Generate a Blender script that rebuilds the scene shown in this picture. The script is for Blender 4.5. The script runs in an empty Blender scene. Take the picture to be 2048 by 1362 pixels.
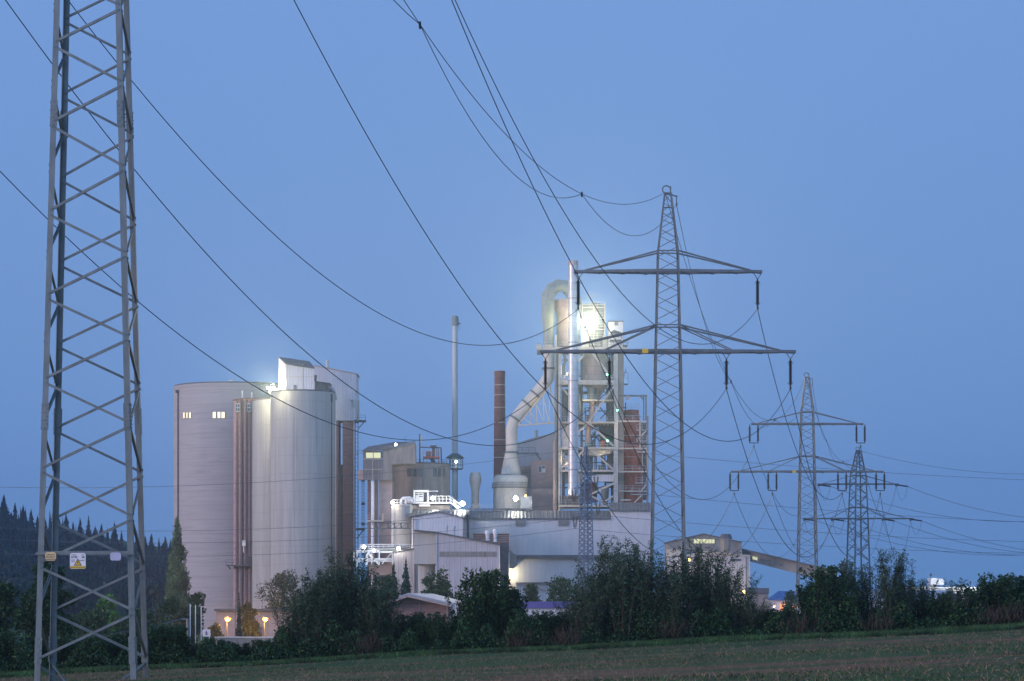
import bpy, math, random
import numpy as np
from mathutils import Vector, Matrix, Quaternion
R = math.radians
sc = bpy.context.scene
col = sc.collection

# ------------------------------------------------------------ camera
F, CX, HV = 5120.0, 1024.0, 1215.0           # focal length in photo pixels, centre column, horizon row
cam = bpy.data.cameras.new('camera'); co = bpy.data.objects.new('camera', cam); col.objects.link(co)
co.location = (0, 0, 0); co.rotation_euler = (R(90), 0, 0)
cam.sensor_width = 36.0; cam.lens = 36.0 * F / 2048; cam.shift_y = (HV - 681) / 2048
cam.clip_start = 0.5; cam.clip_end = 9000
sc.camera = co
# ------------------------------------------------------------ world, sun, exposure
SUN_EL, SUN_AZ = R(8), R(243)                # afterglow low behind the camera, a little to the left
w = bpy.data.worlds.new('World'); sc.world = w; w.use_nodes = True
nt = w.node_tree; N = nt.nodes; L = nt.links
bg = N['Background']; bg.inputs['Strength'].default_value = 1.0
def nd(n, **k):
    o = N.new(n)
    for a, b in k.items(): setattr(o, a, b)
    return o
sky = nd('ShaderNodeTexSky', sky_type='NISHITA', sun_disc=False, sun_elevation=R(1.0), sun_rotation=SUN_AZ)
skym = nd('ShaderNodeVectorMath', operation='SCALE'); skym.inputs[3].default_value = 0.07
L.new(sky.outputs[0], skym.inputs[0])
tc = nd('ShaderNodeTexCoord'); sep = nd('ShaderNodeSeparateXYZ'); L.new(tc.outputs['Generated'], sep.inputs[0])
def ramp(stops):
    r = nd('ShaderNodeValToRGB'); e = r.color_ramp.elements
    while len(e) < len(stops): e.new(0.5)
    for i, (p, c) in enumerate(stops): e[i].position = p; e[i].color = (*c, 1)
    return r
up = ramp([(0.0, (.145, .325, .675)), (0.05, (.165, .340, .72)), (0.13, (.185, .355, .735)), (0.26, (.200, .380, .790)), (0.5, (.19, .36, .74)), (1.0, (.14, .28, .60))])
L.new(sep.outputs[2], up.inputs[0])
west = ramp([(0.0, (.86, 1.14, 1.90)), (0.12, (.74, 1.10, 1.95)), (0.35, (.50, .80, 1.55)), (1.0, (.20, .38, .80))])
L.new(sep.outputs[2], west.inputs[0])
mr = nd('ShaderNodeMapRange'); mr.interpolation_type = 'SMOOTHSTEP'
mr.inputs[1].default_value = 0.35; mr.inputs[2].default_value = -0.9
L.new(sep.outputs[1], mr.inputs[0])
mx = nd('ShaderNodeMix', data_type='RGBA'); L.new(mr.outputs[0], mx.inputs[0]); L.new(up.outputs[0], mx.inputs[6]); L.new(west.outputs[0], mx.inputs[7])
ad = nd('ShaderNodeMix', data_type='RGBA'); ad.inputs[0].default_value = 0.12
L.new(mx.outputs[2], ad.inputs[6]); L.new(skym.outputs[0], ad.inputs[7]); L.new(ad.outputs[2], bg.inputs[0])
sl = bpy.data.lights.new('sun', 'SUN'); sl.energy = 2.05; sl.angle = R(22); sl.color = (1.0, .72, .66)
so = bpy.data.objects.new('sun', sl); col.objects.link(so)
d = Vector((math.sin(SUN_AZ) * math.cos(SUN_EL), math.cos(SUN_AZ) * math.cos(SUN_EL), math.sin(SUN_EL)))
so.rotation_euler = d.to_track_quat('Z', 'Y').to_euler(); so.location = (0, -50, 80)
sc.view_settings.view_transform = 'Standard'; sc.view_settings.look = 'None'
sc.view_settings.exposure = 0; sc.view_settings.gamma = 1
sc.render.engine = 'CYCLES'
sc.cycles.use_denoising = True; sc.cycles.max_bounces = 5; sc.cycles.volume_bounces = 0
sc.cycles.diffuse_bounces = 2; sc.cycles.glossy_bounces = 2; sc.cycles.sample_clamp_indirect = 4

# ------------------------------------------------------------ helpers
def X(u, Y): return (u - CX) / F * Y
def Z(v, Y): return (HV - v) / F * Y
def P(u, v, Y): return Vector((X(u, Y), Y, Z(v, Y)))
GZ = -6.8
def ss(a, b, x):
    t = min(1, max(0, (x - a) / (b - a))); return t * t * (3 - 2 * t)
def ground_z(x, y):
    xf = max(-60, min(60, x))
    f = -1.7 - 0.006 * y + 0.047 * xf + 0.05 * math.sin(x * .35 + y * .11) + 0.04 * math.sin(y * .23 - x * .1)
    t = ss(160, 235, y)
    z = f * (1 - t) + GZ * t
    if y > 760:
        c = 0.0
        c = 44 * ss(-95, -330, x)
        z += c * ss(780, 1250, y)
        z += 22 * ss(-60, -420, x) * ss(1300, 1900, y)
    return z

class MB:
    def __init__(s): s.v = []; s.f = []
    def add(s, vs, fs):
        n = len(s.v); s.v += [tuple(a) for a in vs]; s.f += [tuple(i + n for i in q) for q in fs]; return s
    def box(s, x0, x1, y0, y1, z0, z1):
        return s.add([(x0,y0,z0),(x1,y0,z0),(x1,y1,z0),(x0,y1,z0),(x0,y0,z1),(x1,y0,z1),(x1,y1,z1),(x0,y1,z1)],
                     [(0,3,2,1),(4,5,6,7),(0,1,5,4),(1,2,6,5),(2,3,7,6),(3,0,4,7)])
    def pbox(s, u0, u1, v0, v1, Y, dep):       # front face given in photo columns / rows at depth Y
        return s.box(X(u0, Y), X(u1, Y), Y, Y + dep, Z(v1, Y), Z(v0, Y))
    def bar(s, p, q, w, h=None, up=None):
        h = h or w; p = Vector(p); q = Vector(q); d = (q - p)
        if d.length < 1e-6: return s
        d.normalize(); upv = Vector(up) if up else (Vector((0, 0, 1)) if abs(d.z) < .95 else Vector((0, 1, 0)))
        a = d.cross(upv).normalized() * (w / 2); b = a.cross(d).normalized() * (h / 2)
        vs = [p-a-b, p+a-b, p+a+b, p-a+b, q-a-b, q+a-b, q+a+b, q-a+b]
        return s.add(vs, [(0,3,2,1),(4,5,6,7),(0,1,5,4),(1,2,6,5),(2,3,7,6),(3,0,4,7)])
    def ang(s, p, q, w, t, a, b):              # L profile, flanges along directions a and b
        p = Vector(p); q = Vector(q); a = Vector(a).normalized(); b = Vector(b).normalized()
        for e, g in ((a, b), (b, a)):
            o = [Vector((0,0,0)), e*w, e*w + g*t, g*t]
            if (e - b).length < 1e-5: o = [g*0 + e*t, e*w, e*w + g*t, e*t + g*t]
            s.add([p + k for k in o] + [q + k for k in o], [(0,1,2,3),(7,6,5,4),(0,4,5,1),(1,5,6,2),(2,6,7,3),(3,7,4,0)])
        return s
    def cyl(s, p, q, r0, r1=None, n=12, cap=True):
        r1 = r0 if r1 is None else r1; p = Vector(p); q = Vector(q); d = (q - p).normalized()
        a = d.orthogonal().normalized(); b = d.cross(a)
        vs = []
        for c, r in ((p, r0), (q, r1)):
            for i in range(n):
                t = 2 * math.pi * i / n; vs.append(c + a * (r * math.cos(t)) + b * (r * math.sin(t)))
        fs = [(i, (i+1) % n, n + (i+1) % n, n + i) for i in range(n)]
        if cap: fs += [tuple(range(n-1, -1, -1)), tuple(range(n, 2*n))]
        return s.add(vs, fs)
    def lathe(s, x, y, prof, n=32, a0=0.0):
        vs = []; m = len(prof)
        for r, z in prof:
            for i in range(n):
                t = 2 * math.pi * i / n + a0; vs.append((x + r*math.cos(t), y + r*math.sin(t), z))
        fs = [(j*n+i, j*n+(i+1) % n, (j+1)*n+(i+1) % n, (j+1)*n+i) for j in range(m-1) for i in range(n)]
        fs += [tuple(range(n-1, -1, -1)), tuple(range((m-1)*n, m*n))]
        return s.add(vs, fs)
    def tube(s, pts, rs, n=16, cap=True):
        pts = [Vector(p) for p in pts]; m = len(pts)
        if not hasattr(rs, '__len__'): rs = [rs] * m
        ref = None; vs = []
        for i, p in enumerate(pts):
            d = (pts[min(i+1, m-1)] - pts[max(i-1, 0)]).normalized()
            if ref is None: ref = d.orthogonal().normalized()
            ref = (ref - d * ref.dot(d)).normalized(); b = d.cross(ref)
            for k in range(n):
                t = 2*math.pi*k/n; vs.append(p + ref*(rs[i]*math.cos(t)) + b*(rs[i]*math.sin(t)))
        fs = [(j*n+i, j*n+(i+1) % n, (j+1)*n+(i+1) % n, (j+1)*n+i) for j in range(m-1) for i in range(n)]
        if cap: fs += [tuple(range(n-1, -1, -1)), tuple(range((m-1)*n, m*n))]
        return s.add(vs, fs)
    def prism(s, poly, y0, y1):                # poly of (x, z), extruded along y
        n = len(poly); vs = [(x, y0, z) for x, z in poly] + [(x, y1, z) for x, z in poly]
        return s.add(vs, [tuple(range(n)), tuple(range(2*n-1, n-1, -1))] + [(i, n+i, n+(i+1) % n, (i+1) % n) for i in range(n)])
    def pprism(s, poly, Y, dep): return s.prism([(X(u, Y), Z(v, Y)) for u, v in poly], Y, Y + dep)
    def rail(s, p, q, h=1.1, t=.08, step=1.6, mid=1):
        p = Vector(p); q = Vector(q); n = max(1, round((q - p).length / step)); u = Vector((0, 0, 1))
        for k in range(n + 1): a = p.lerp(q, k / n); s.bar(a, a + u*h, t)
        for k in range(mid + 1): s.bar(p + u*h*(1 - k*.5), q + u*h*(1 - k*.5), t*.9)
        return s
    def build(s, name, m, parent=None, smooth=False):
        o0 = ORG.get(parent.name, Vector((0,0,0))) if parent else Vector((0,0,0))
        me = bpy.data.meshes.new(name)
        me.from_pydata([(a[0]-o0.x, a[1]-o0.y, a[2]-o0.z) for a in s.v], [], s.f)
        if smooth:
            me.polygons.foreach_set('use_smooth', [True]*len(me.polygons))
            me.update()
            try: me.set_sharp_from_angle(angle=R(40))
            except Exception: pass
        if m: me.materials.append(m)
        ob = bpy.data.objects.new(name, me); col.objects.link(ob)
        if parent: ob.parent = parent; ORG[ob.name] = o0
        return ob
ORG = {}
def tag(o, label=None, cat=None, group=None, kind=None):
    if label: o['label'] = label
    if cat: o['category'] = cat
    if group: o['group'] = group
    if kind: o['kind'] = kind
    return o
def thing(name, loc, label, cat, group=None):
    o = bpy.data.objects.new(name, None); col.objects.link(o); o.location = loc
    ORG[o.name] = Vector(loc); return tag(o, label, cat, group)

# ------------------------------------------------------------ materials
def mat(name, c1, c2=None, scale=1.0, stretch=(1,1,1), rough=.8, metal=0.0, ribs=None, seams=None, bump=0.0, contrast=(.35,.65),
        stain=None, emit=None, spec=.3, translucent=0.0):
    m = bpy.data.materials.new(name); m.use_nodes = True; t = m.node_tree; n = t.nodes; l = t.links
    b = n['Principled BSDF']; b.inputs['Roughness'].default_value = rough; b.inputs['Metallic'].default_value = metal
    b.inputs['Specular IOR Level'].default_value = spec
    tcn = n.new('ShaderNodeTexCoord'); colr = None; hgt = None
    def math_(op, a, b_=None, c=None):
        q = n.new('ShaderNodeMath'); q.operation = op
        for i, vv in enumerate((a, b_, c)):
            if vv is None: continue
            if hasattr(vv, 'is_linked'): l.new(vv, q.inputs[i])
            else: q.inputs[i].default_value = vv
        return q.outputs[0]
    def noise(sc_, st, det=6, rough_=.6):
        mp = n.new('ShaderNodeMapping'); mp.inputs['Scale'].default_value = [sc_*k for k in st]; l.new(tcn.outputs['Object'], mp.inputs[0])
        q = n.new('ShaderNodeTexNoise'); q.inputs['Scale'].default_value = 1; q.inputs['Detail'].default_value = det; q.inputs['Roughness'].default_value = rough_
        l.new(mp.outputs[0], q.inputs['Vector']); return q.outputs[0]
    def mixc(fac, a, b_):
        q = n.new('ShaderNodeMix'); q.data_type = 'RGBA'
        for i, vv in ((0, fac), (6, a), (7, b_)):
            if hasattr(vv, 'is_linked'): l.new(vv, q.inputs[i])
            else: q.inputs[i].default_value = vv if i == 0 else (*vv, 1)
        return q.outputs[2]
    colr = c1
    if c2:
        nz = noise(scale, stretch); rp = n.new('ShaderNodeMapRange'); rp.inputs[1].default_value = contrast[0]; rp.inputs[2].default_value = contrast[1]
        l.new(nz, rp.inputs[0]); colr = mixc(rp.outputs[0], c1, c2); hgt = nz
    if stain:                                   # (colour, scale, stretch, threshold) weathering with a shape of its own
        nz = noise(stain[1], stain[2], 5, .65); rp = n.new('ShaderNodeMapRange'); rp.inputs[1].default_value = stain[3]; rp.inputs[2].default_value = stain[3] + .14
        rp.inputs[4].default_value = stain[4] if len(stain) > 4 else .6
        l.new(nz, rp.inputs[0]); colr = mixc(rp.outputs[0], colr, stain[0])
    sp = n.new('ShaderNodeSeparateXYZ'); l.new(tcn.outputs['Object'], sp.inputs[0])
    for it in (ribs, seams):
        if not it: continue
        axis, per, width, cc, depth = it         # lines across an axis: period, share of the period, colour, bump depth
        a = sp.outputs[axis] if axis < 3 else math_('ARCTAN2', sp.outputs[1], sp.outputs[0])
        fr = math_('FRACT', math_('DIVIDE', a, per)); ln = math_('LESS_THAN', fr, width)
        if cc: colr = mixc(math_('MULTIPLY', ln, .75), colr, cc)
        if depth:
            wv = math_('MULTIPLY', math_('SINE', math_('MULTIPLY', a, 2*math.pi/per)), depth)
            hgt = math_('ADD', hgt, wv) if hgt is not None else wv
    if hasattr(colr, 'is_linked'): l.new(colr, b.inputs['Base Color'])
    else: b.inputs['Base Color'].default_value = (*colr, 1)
    if bump and hgt is not None:
        bp = n.new('ShaderNodeBump'); bp.inputs['Distance'].default_value = bump; bp.inputs['Strength'].default_value = .8
        l.new(hgt, bp.inputs['Height']); l.new(bp.outputs[0], b.inputs['Normal'])
    if emit:
        b.inputs['Emission Color'].default_value = (*emit[0], 1); b.inputs['Emission Strength'].default_value = emit[1]
    if translucent:
        tr = n.new('ShaderNodeBsdfTranslucent'); ms = n.new('ShaderNodeMixShader'); ms.inputs[0].default_value = translucent
        if hasattr(colr, 'is_linked'): l.new(colr, tr.inputs[0])
        else: tr.inputs[0].default_value = (*colr, 1)
        l.new(b.outputs[0], ms.inputs[1]); l.new(tr.outputs[0], ms.inputs[2]); l.new(ms.outputs[0], n['Material Output'].inputs[0])
    return m
M_ = {}
M_['conc_band'] = mat('banded_concrete', (.335,.315,.325), (.435,.410,.415), .9, (.10,.10,1.6), .9, bump=.03, contrast=(.2,.8), stain=((.25,.215,.22), .5, (.22,.22,1.9), .56, .38), seams=(2, 3.6, .03, (.27,.245,.25), 0))
M_['conc_streak'] = mat('streaked_concrete', (.34,.335,.32), (.45,.44,.42), .9, (1.2,1.2,.05), .88, bump=.02, stain=((.22,.22,.22), .7, (1.6,1.6,.05), .54, .55), seams=(2, 4.2, .02, (.27,.26,.26), 0))
M_['conc_grey'] = mat('grey_concrete', (.22,.205,.185), (.30,.28,.255), .8, (1,1,.25), .9, bump=.03, stain=((.13,.12,.11), .9, (1.5,1.5,.12), .58, .7))
M_['conc_pink'] = mat('pinkish_render', (.40,.31,.28), (.49,.375,.34), .6, (.8,.8,1.5), .9, bump=.02, stain=((.24,.16,.16), .8, (1.4,1.4,.1), .57, .5))
M_['brick_dark'] = mat('dark_brick', (.20,.125,.12), (.28,.175,.165), 1.5, (.6,.6,2.5), .9, seams=(2, 2.4, .06, (.14,.08,.08), 0))
M_['brick_red'] = mat('red_chimney_brick', (.15,.062,.052), (.22,.095,.078), 2, (.6,.6,2.0), .9, seams=(2, 3.1, .07, (.11,.05,.045), 0))
M_['stair_brick'] = mat('rose_brick', (.37,.235,.235), (.47,.31,.30), 1.2, (1,1,1.6), .9, bump=.03, stain=((.22,.10,.10), .7, (1,1,.8), .56, .5))
M_['clad_white'] = mat('white_corrugated_cladding', (.56,.56,.58), (.66,.65,.66), .4, (1,1,.3), .55, ribs=(0, .62, .16, (.40,.40,.43), .5), bump=.05, stain=((.38,.36,.36), .5, (1.2,1.2,.25), .6, .45))
M_['clad_hall'] = mat('pale_sheet_cladding', (.50,.50,.51), (.60,.59,.59), .25, (1,1,.3), .6, ribs=(0, 1.25, .06, (.42,.42,.44), .5), bump=.03, stain=((.34,.33,.34), .35, (1,1,.35), .58, .5))
M_['clad_pink'] = mat('dusty_panel_cladding', (.46,.42,.42), (.55,.50,.50), .5, (1,1,.3), .7, ribs=(0, 1.18, .09, (.22,.17,.18), .5), bump=.04, stain=((.30,.26,.27), .6, (1.2,1.2,.3), .58, .5))
M_['clad_beige'] = mat('beige_fine_cladding', (.46,.43,.38), (.54,.50,.44), .5, (1,1,.3), .7, ribs=(0, .55, .10, (.34,.31,.28), .5), bump=.03)
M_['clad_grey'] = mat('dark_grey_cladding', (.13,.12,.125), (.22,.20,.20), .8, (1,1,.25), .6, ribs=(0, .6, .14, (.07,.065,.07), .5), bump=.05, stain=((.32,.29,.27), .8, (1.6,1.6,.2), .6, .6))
M_['clad_weather'] = mat('weathered_cladding', (.22,.20,.18), (.31,.28,.25), .6, (1,1,.3), .7, ribs=(0, 1.0, .07, (.20,.18,.17), .5), bump=.04, stain=((.16,.14,.13), .5, (1,1,.3), .56, .6))
M_['roof_rib'] = mat('ribbed_grey_roof', (.10,.11,.125), (.16,.17,.18), .8, (.5,1,1), .5, metal=.2, ribs=(0, .85, .35, (.10,.105,.12), .5), bump=.10)
M_['roof_dark'] = mat('dark_roof_sheet', (.09,.09,.10), (.14,.14,.15), .5, (1,1,1), .6)
M_['roof_pale'] = mat('pale_fibre_roof', (.42,.44,.48), (.52,.54,.58), .6, (1,1,1), .6, ribs=(1, 1.1, .12, (.30,.32,.36), .5), bump=.05)
M_['roof_blue'] = mat('blue_sheet_roof', (.05,.12,.30), (.07,.16,.38), .6, (1,1,1), .5, ribs=(0, .9, .12, (.03,.08,.2), .5), bump=.04)
M_['roof_violet'] = mat('violet_fascia', (.10,.09,.26), (.13,.11,.32), .6, (1,1,1), .6)
M_['galv'] = mat('galvanised_steel', (.30,.31,.32), (.42,.43,.43), 1.3, (1,1,.6), .5, metal=.35, spec=.5)
M_['galv_far'] = mat('weathered_galvanised_steel', (.12,.14,.145), (.185,.205,.205), .8, (1,1,.6), .6, metal=.2)
M_['galv_blue'] = mat('blue_grey_lattice_paint', (.10,.15,.22), (.14,.19,.26), .8, (1,1,1), .7)
M_['galv_fore'] = mat('dull_galvanised_angle_steel', (.135,.16,.155), (.20,.23,.22), 2.2, (1,1,.35), .55, metal=.25, bump=.004, stain=((.20,.17,.15), 1.8, (1,1,.5), .60, .55))
M_['steel_stack'] = mat('shiny_stack_steel', (.40,.41,.42), (.52,.53,.54), .9, (1,1,.6), .42, metal=.5, seams=(2, 1.55, .07, (.30,.31,.34), 0), spec=.5)
M_['steel_rust'] = mat('rust_tinged_stack_top', (.36,.27,.24), (.50,.42,.40), 1.2, (1,1,.5), .5, metal=.4)
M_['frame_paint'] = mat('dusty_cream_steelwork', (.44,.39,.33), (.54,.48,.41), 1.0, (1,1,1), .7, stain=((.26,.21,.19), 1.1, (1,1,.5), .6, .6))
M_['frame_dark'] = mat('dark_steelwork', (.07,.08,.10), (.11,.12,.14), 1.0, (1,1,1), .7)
M_['pale_duct'] = mat('pale_painted_duct', (.50,.465,.40), (.60,.56,.48), .7, (1,1,.6), .6, stain=((.34,.30,.25), .6, (1,1,.4), .58, .5))
M_['duct_grey'] = mat('grey_painted_duct', (.20,.23,.215), (.27,.30,.28), .7, (1,1,.6), .5, seams=(2, 2.2, .05, (.28,.30,.32), 0))
M_['vessel_tan'] = mat('tan_vessel_sheet', (.36,.255,.225), (.46,.345,.30), .8, (1,1,.5), .7, seams=(2, 2.0, .05, (.25,.19,.18), 0), stain=((.24,.15,.12), .7, (1,1,.3), .57, .6))
M_['vessel_rust'] = mat('rusty_red_vessel', (.24,.048,.024), (.46,.14,.075), .8, (1,1,.6), .6, stain=((.40,.20,.13), .6, (1,1,.9), .64, .8))
M_['green_grey'] = mat('grey_green_mast_paint', (.46,.50,.49), (.52,.56,.54), .5, (1,1,.4), .6)
M_['green_dark'] = mat('dark_green_steel', (.07,.11,.11), (.10,.14,.14), .7, (1,1,1), .7)
M_['white_paint'] = mat('white_painted_steel', (.72,.72,.70), (.80,.80,.78), 1, (1,1,1), .5)
M_['orange_paint'] = mat('orange_red_paint', (.55,.14,.08), (.62,.18,.10), 1, (1,1,1), .6)
M_['louvre'] = mat('louvre_slats', (.20,.19,.19), (.28,.27,.27), 1, (1,1,1), .7, seams=(2, .28, .45, (.09,.09,.09), 0))
M_['dark'] = mat('dark_opening', (.02,.022,.028), None, rough=.6)
M_['glass_dim'] = mat('dim_window_glass', (.06,.09,.10), (.10,.14,.15), 1, (1,1,1), .15, spec=.6)
M_['glass_lit'] = mat('warm_lit_glass', (.8,.7,.45), None, rough=.4, emit=((1.0,.86,.55), 1.15))
M_['glass_dimlit'] = mat('yellowish_lit_glass', (.5,.5,.3), None, rough=.4, emit=((.80,.78,.42), .62))
M_['glass_orange'] = mat('orange_lit_doorway', (.8,.3,.1), None, rough=.4, emit=((1.0,.34,.13), 1.0))
M_['lamp_white'] = mat('white_floodlight_face', (1,1,1), None, emit=((1.0,.98,.86), 60))
M_['lamp_cool'] = mat('cool_lamp_glass', (1,1,1), None, emit=((.95,1.0,.97), 30))
M_['lamp_sodium'] = mat('sodium_lamp_glass', (1,.6,.2), None, emit=((1.0,.38,.05), 1.7))
M_['lamp_dim'] = mat('small_warm_lamp_glass', (.05,.045,.04), None, emit=((1.0,.82,.5), .7))
M_['lamp_green'] = mat('green_signal_lamp', (.1,1,.5), None, emit=((.25,1.0,.55), 7))
M_['insul'] = mat('dark_porcelain', (.018,.016,.022), (.03,.025,.03), 3, (1,1,1), .35, spec=.5)
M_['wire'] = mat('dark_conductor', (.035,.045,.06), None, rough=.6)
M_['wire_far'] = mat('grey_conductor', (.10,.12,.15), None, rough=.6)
M_['yellow'] = mat('yellow_plate', (.75,.50,.05), (.68,.45,.05), 4, (1,1,1), .5)
M_['yellow_pale'] = mat('ochre_notice_plate', (.72,.50,.24), (.80,.58,.30), 4, (1,1,1), .5)
M_['sign_white'] = mat('white_notice_plate', (.70,.68,.68), (.76,.74,.74), 4, (1,1,1), .5)
M_['sign_grey'] = mat('blank_grey_plate', (.42,.43,.54), (.47,.48,.58), 4, (1,1,1), .5)
M_['ink'] = mat('dark_ink', (.05,.045,.06), None, rough=.7)
M_['bark'] = mat('bark', (.05,.04,.03), (.09,.07,.055), 3, (1,1,.3), .95)
M_['wood'] = mat('grey_wood', (.22,.20,.17), (.30,.27,.24), 2, (1,1,.2), .9)
def leafmat(n, a, b, s=4.5): return mat(n, (a[0]*.30, a[1]*.42, a[2]*.42), (b[0]*.88, b[1]*1.45, b[2]*1.35), s, (1,1,1), .5, translucent=.12, spec=.2, contrast=(.40,.66))
M_['leaf_willow'] = leafmat('willow_leaves', (.050,.068,.036), (.105,.125,.070))
M_['leaf_dark'] = leafmat('dark_hedge_leaves', (.026,.050,.022), (.060,.10,.036))
M_['leaf_mid'] = leafmat('mid_green_leaves', (.035,.060,.024), (.070,.105,.035))
M_['leaf_light'] = leafmat('light_green_leaves', (.10,.19,.035), (.16,.27,.06))
M_['leaf_olive'] = leafmat('olive_autumn_leaves', (.055,.052,.022), (.11,.085,.035))
M_['leaf_poplar'] = leafmat('poplar_leaves', (.16,.17,.09), (.24,.22,.12), .4)
M_['needle'] = leafmat('conifer_needles', (.016,.034,.026), (.030,.052,.036), .3)
M_['needle_far'] = leafmat('forest_foliage', (.001,.020,.020), (.004,.030,.026), .12)
M_['dry'] = mat('dry_stalks', (.20,.13,.08), (.36,.25,.16), 1.2, (1,1,1), .9)
M_['dry_dark'] = mat('dark_dry_brush', (.035,.026,.018), (.085,.064,.044), .8, (1,1,1), .9)
M_['grass_blade'] = leafmat('grass_blades', (.055,.085,.028), (.085,.120,.042), .7)

# ------------------------------------------------------------ ground: one sheet, field in front, plain and hill behind
def ground():
    xs = sorted(set([-2500,-1800,-1300,-1000] + list(range(-800, 801, 25)) + [1000,1300,1800,2500] + list(range(-60, 61, 3))))
    ys = sorted(set(list(range(-40, 260, 4)) + list(range(260, 1500, 25)) + [1600,1700,1800,1900,2100,2500,3200,4500,6500]))
    vs = [(x, y, ground_z(x, y)) for y in ys for x in xs]; n = len(xs)
    fs = [(j*n+i, j*n+i+1, (j+1)*n+i+1, (j+1)*n+i) for j in range(len(ys)-1) for i in range(n-1)]
    m = bpy.data.materials.new('stubble_field_soil'); m.use_nodes = True; t = m.node_tree; nn = t.nodes; l = t.links
    b = nn['Principled BSDF']; b.inputs['Roughness'].default_value = .95; b.inputs['Specular IOR Level'].default_value = .1
    tcn = nn.new('ShaderNodeTexCoord')
    def noise(s, st, det=8):
        mp = nn.new('ShaderNodeMapping'); mp.inputs['Scale'].default_value = [s*k for k in st]; l.new(tcn.outputs['Object'], mp.inputs[0])
        q = nn.new('ShaderNodeTexNoise'); q.inputs['Scale'].default_value = 1; q.inputs['Detail'].default_value = det; q.inputs['Roughness'].default_value = .65
        l.new(mp.outputs[0], q.inputs['Vector']); return q
    def rmp(src, stops):
        r = nn.new('ShaderNodeValToRGB'); e = r.color_ramp.elements
        while len(e) < len(stops): e.new(.5)
        for i, (p, c) in enumerate(stops): e[i].position = p; e[i].color = (*c, 1)
        l.new(src, r.inputs[0]); return r
    fine = rmp(noise(5, (1,.5,1)).outputs[0], [(.3, (.060,.036,.020)), (.5, (.165,.098,.054)), (.7, (.27,.175,.105))])
    grn = rmp(noise(4, (1,.5,1)).outputs[0], [(.3, (.034,.070,.022)), (.7, (.070,.118,.042))])
    big = noise(.16, (.30, 1.0, 1), 5)
    sepn = nn.new('ShaderNodeSeparateXYZ'); l.new(tcn.outputs['Object'], sepn.inputs[0])
    verge = nn.new('ShaderNodeMapRange'); verge.inputs[1].default_value = 139; verge.inputs[2].default_value = 147; l.new(sepn.outputs[1], verge.inputs[0])
    bw = nn.new('ShaderNodeMapRange'); bw.inputs[1].default_value = .46; bw.inputs[2].default_value = .56; l.new(big.outputs[0], bw.inputs[0])
    mxm = nn.new('ShaderNodeMath'); mxm.operation = 'MAXIMUM'; l.new(verge.outputs[0], mxm.inputs[0]); l.new(bw.outputs[0], mxm.inputs[1])
    mc = nn.new('ShaderNodeMix'); mc.data_type = 'RGBA'; l.new(mxm.outputs[0], mc.inputs[0]); l.new(fine.outputs[0], mc.inputs[6]); l.new(grn.outputs[0], mc.inputs[7])
    l.new(mc.outputs[2], b.inputs['Base Color'])
    bp = nn.new('ShaderNodeBump'); bp.inputs['Distance'].default_value = .12; l.new(noise(4, (1,1,1)).outputs[0], bp.inputs['Height']); l.new(bp.outputs[0], b.inputs['Normal'])
    mb = MB(); mb.add(vs, fs); g = mb.build('ground', m, None, True); tag(g, 'sloping stubble field falling away to the plain of the works', kind='structure')
ground()

# ------------------------------------------------------------ vegetation meshes (numpy leaves)
def leaves_mesh(name, C, D, S, ln, wd, m, extra=None):
    C = np.asarray(C); D = np.asarray(D); S = np.asarray(S); n = len(C); ln = np.asarray(ln).reshape(-1,1)*np.ones((n,1)); wd = np.asarray(wd).reshape(-1,1)*np.ones((n,1))
    V = np.empty((n, 4, 3)); V[:,0] = C; V[:,1] = C + D*ln*.45 + S*wd*.5; V[:,2] = C + D*ln; V[:,3] = C + D*ln*.45 - S*wd*.5
    V = V.reshape(-1, 3); nf = n; idx = np.arange(n*4)
    ev = []; ef = []
    if extra: ev = extra.v; ef = extra.f
    me = bpy.data.meshes.new(name)
    tot = len(V) + len(ev)
    me.vertices.add(tot); allv = np.vstack([V, np.array(ev)]) if ev else V
    me.vertices.foreach_set('co', allv.astype(np.float32).ravel())
    loops = list(idx) ; starts = list(range(0, n*4, 4)); 
    for f in ef:
        starts.append(len(loops)); loops += [len(V) + i for i in f]
    me.loops.add(len(loops)); me.loops.foreach_set('vertex_index', np.array(loops, dtype=np.int32))
    me.polygons.add(len(starts)); me.polygons.foreach_set('loop_start', np.array(starts, dtype=np.int32))
    me.update(calc_edges=True); me.validate(); me.materials.append(m)
    return me
def unit(a): return a / np.maximum(np.linalg.norm(a, axis=-1, keepdims=True), 1e-6)
def sides(D, rng): return unit(np.cross(D, rng.normal(size=D.shape)))
def mobj(name, me, parent=None):
    o = bpy.data.objects.new(name, me); col.objects.link(o)
    if parent: o.parent = parent
    return o
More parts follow.
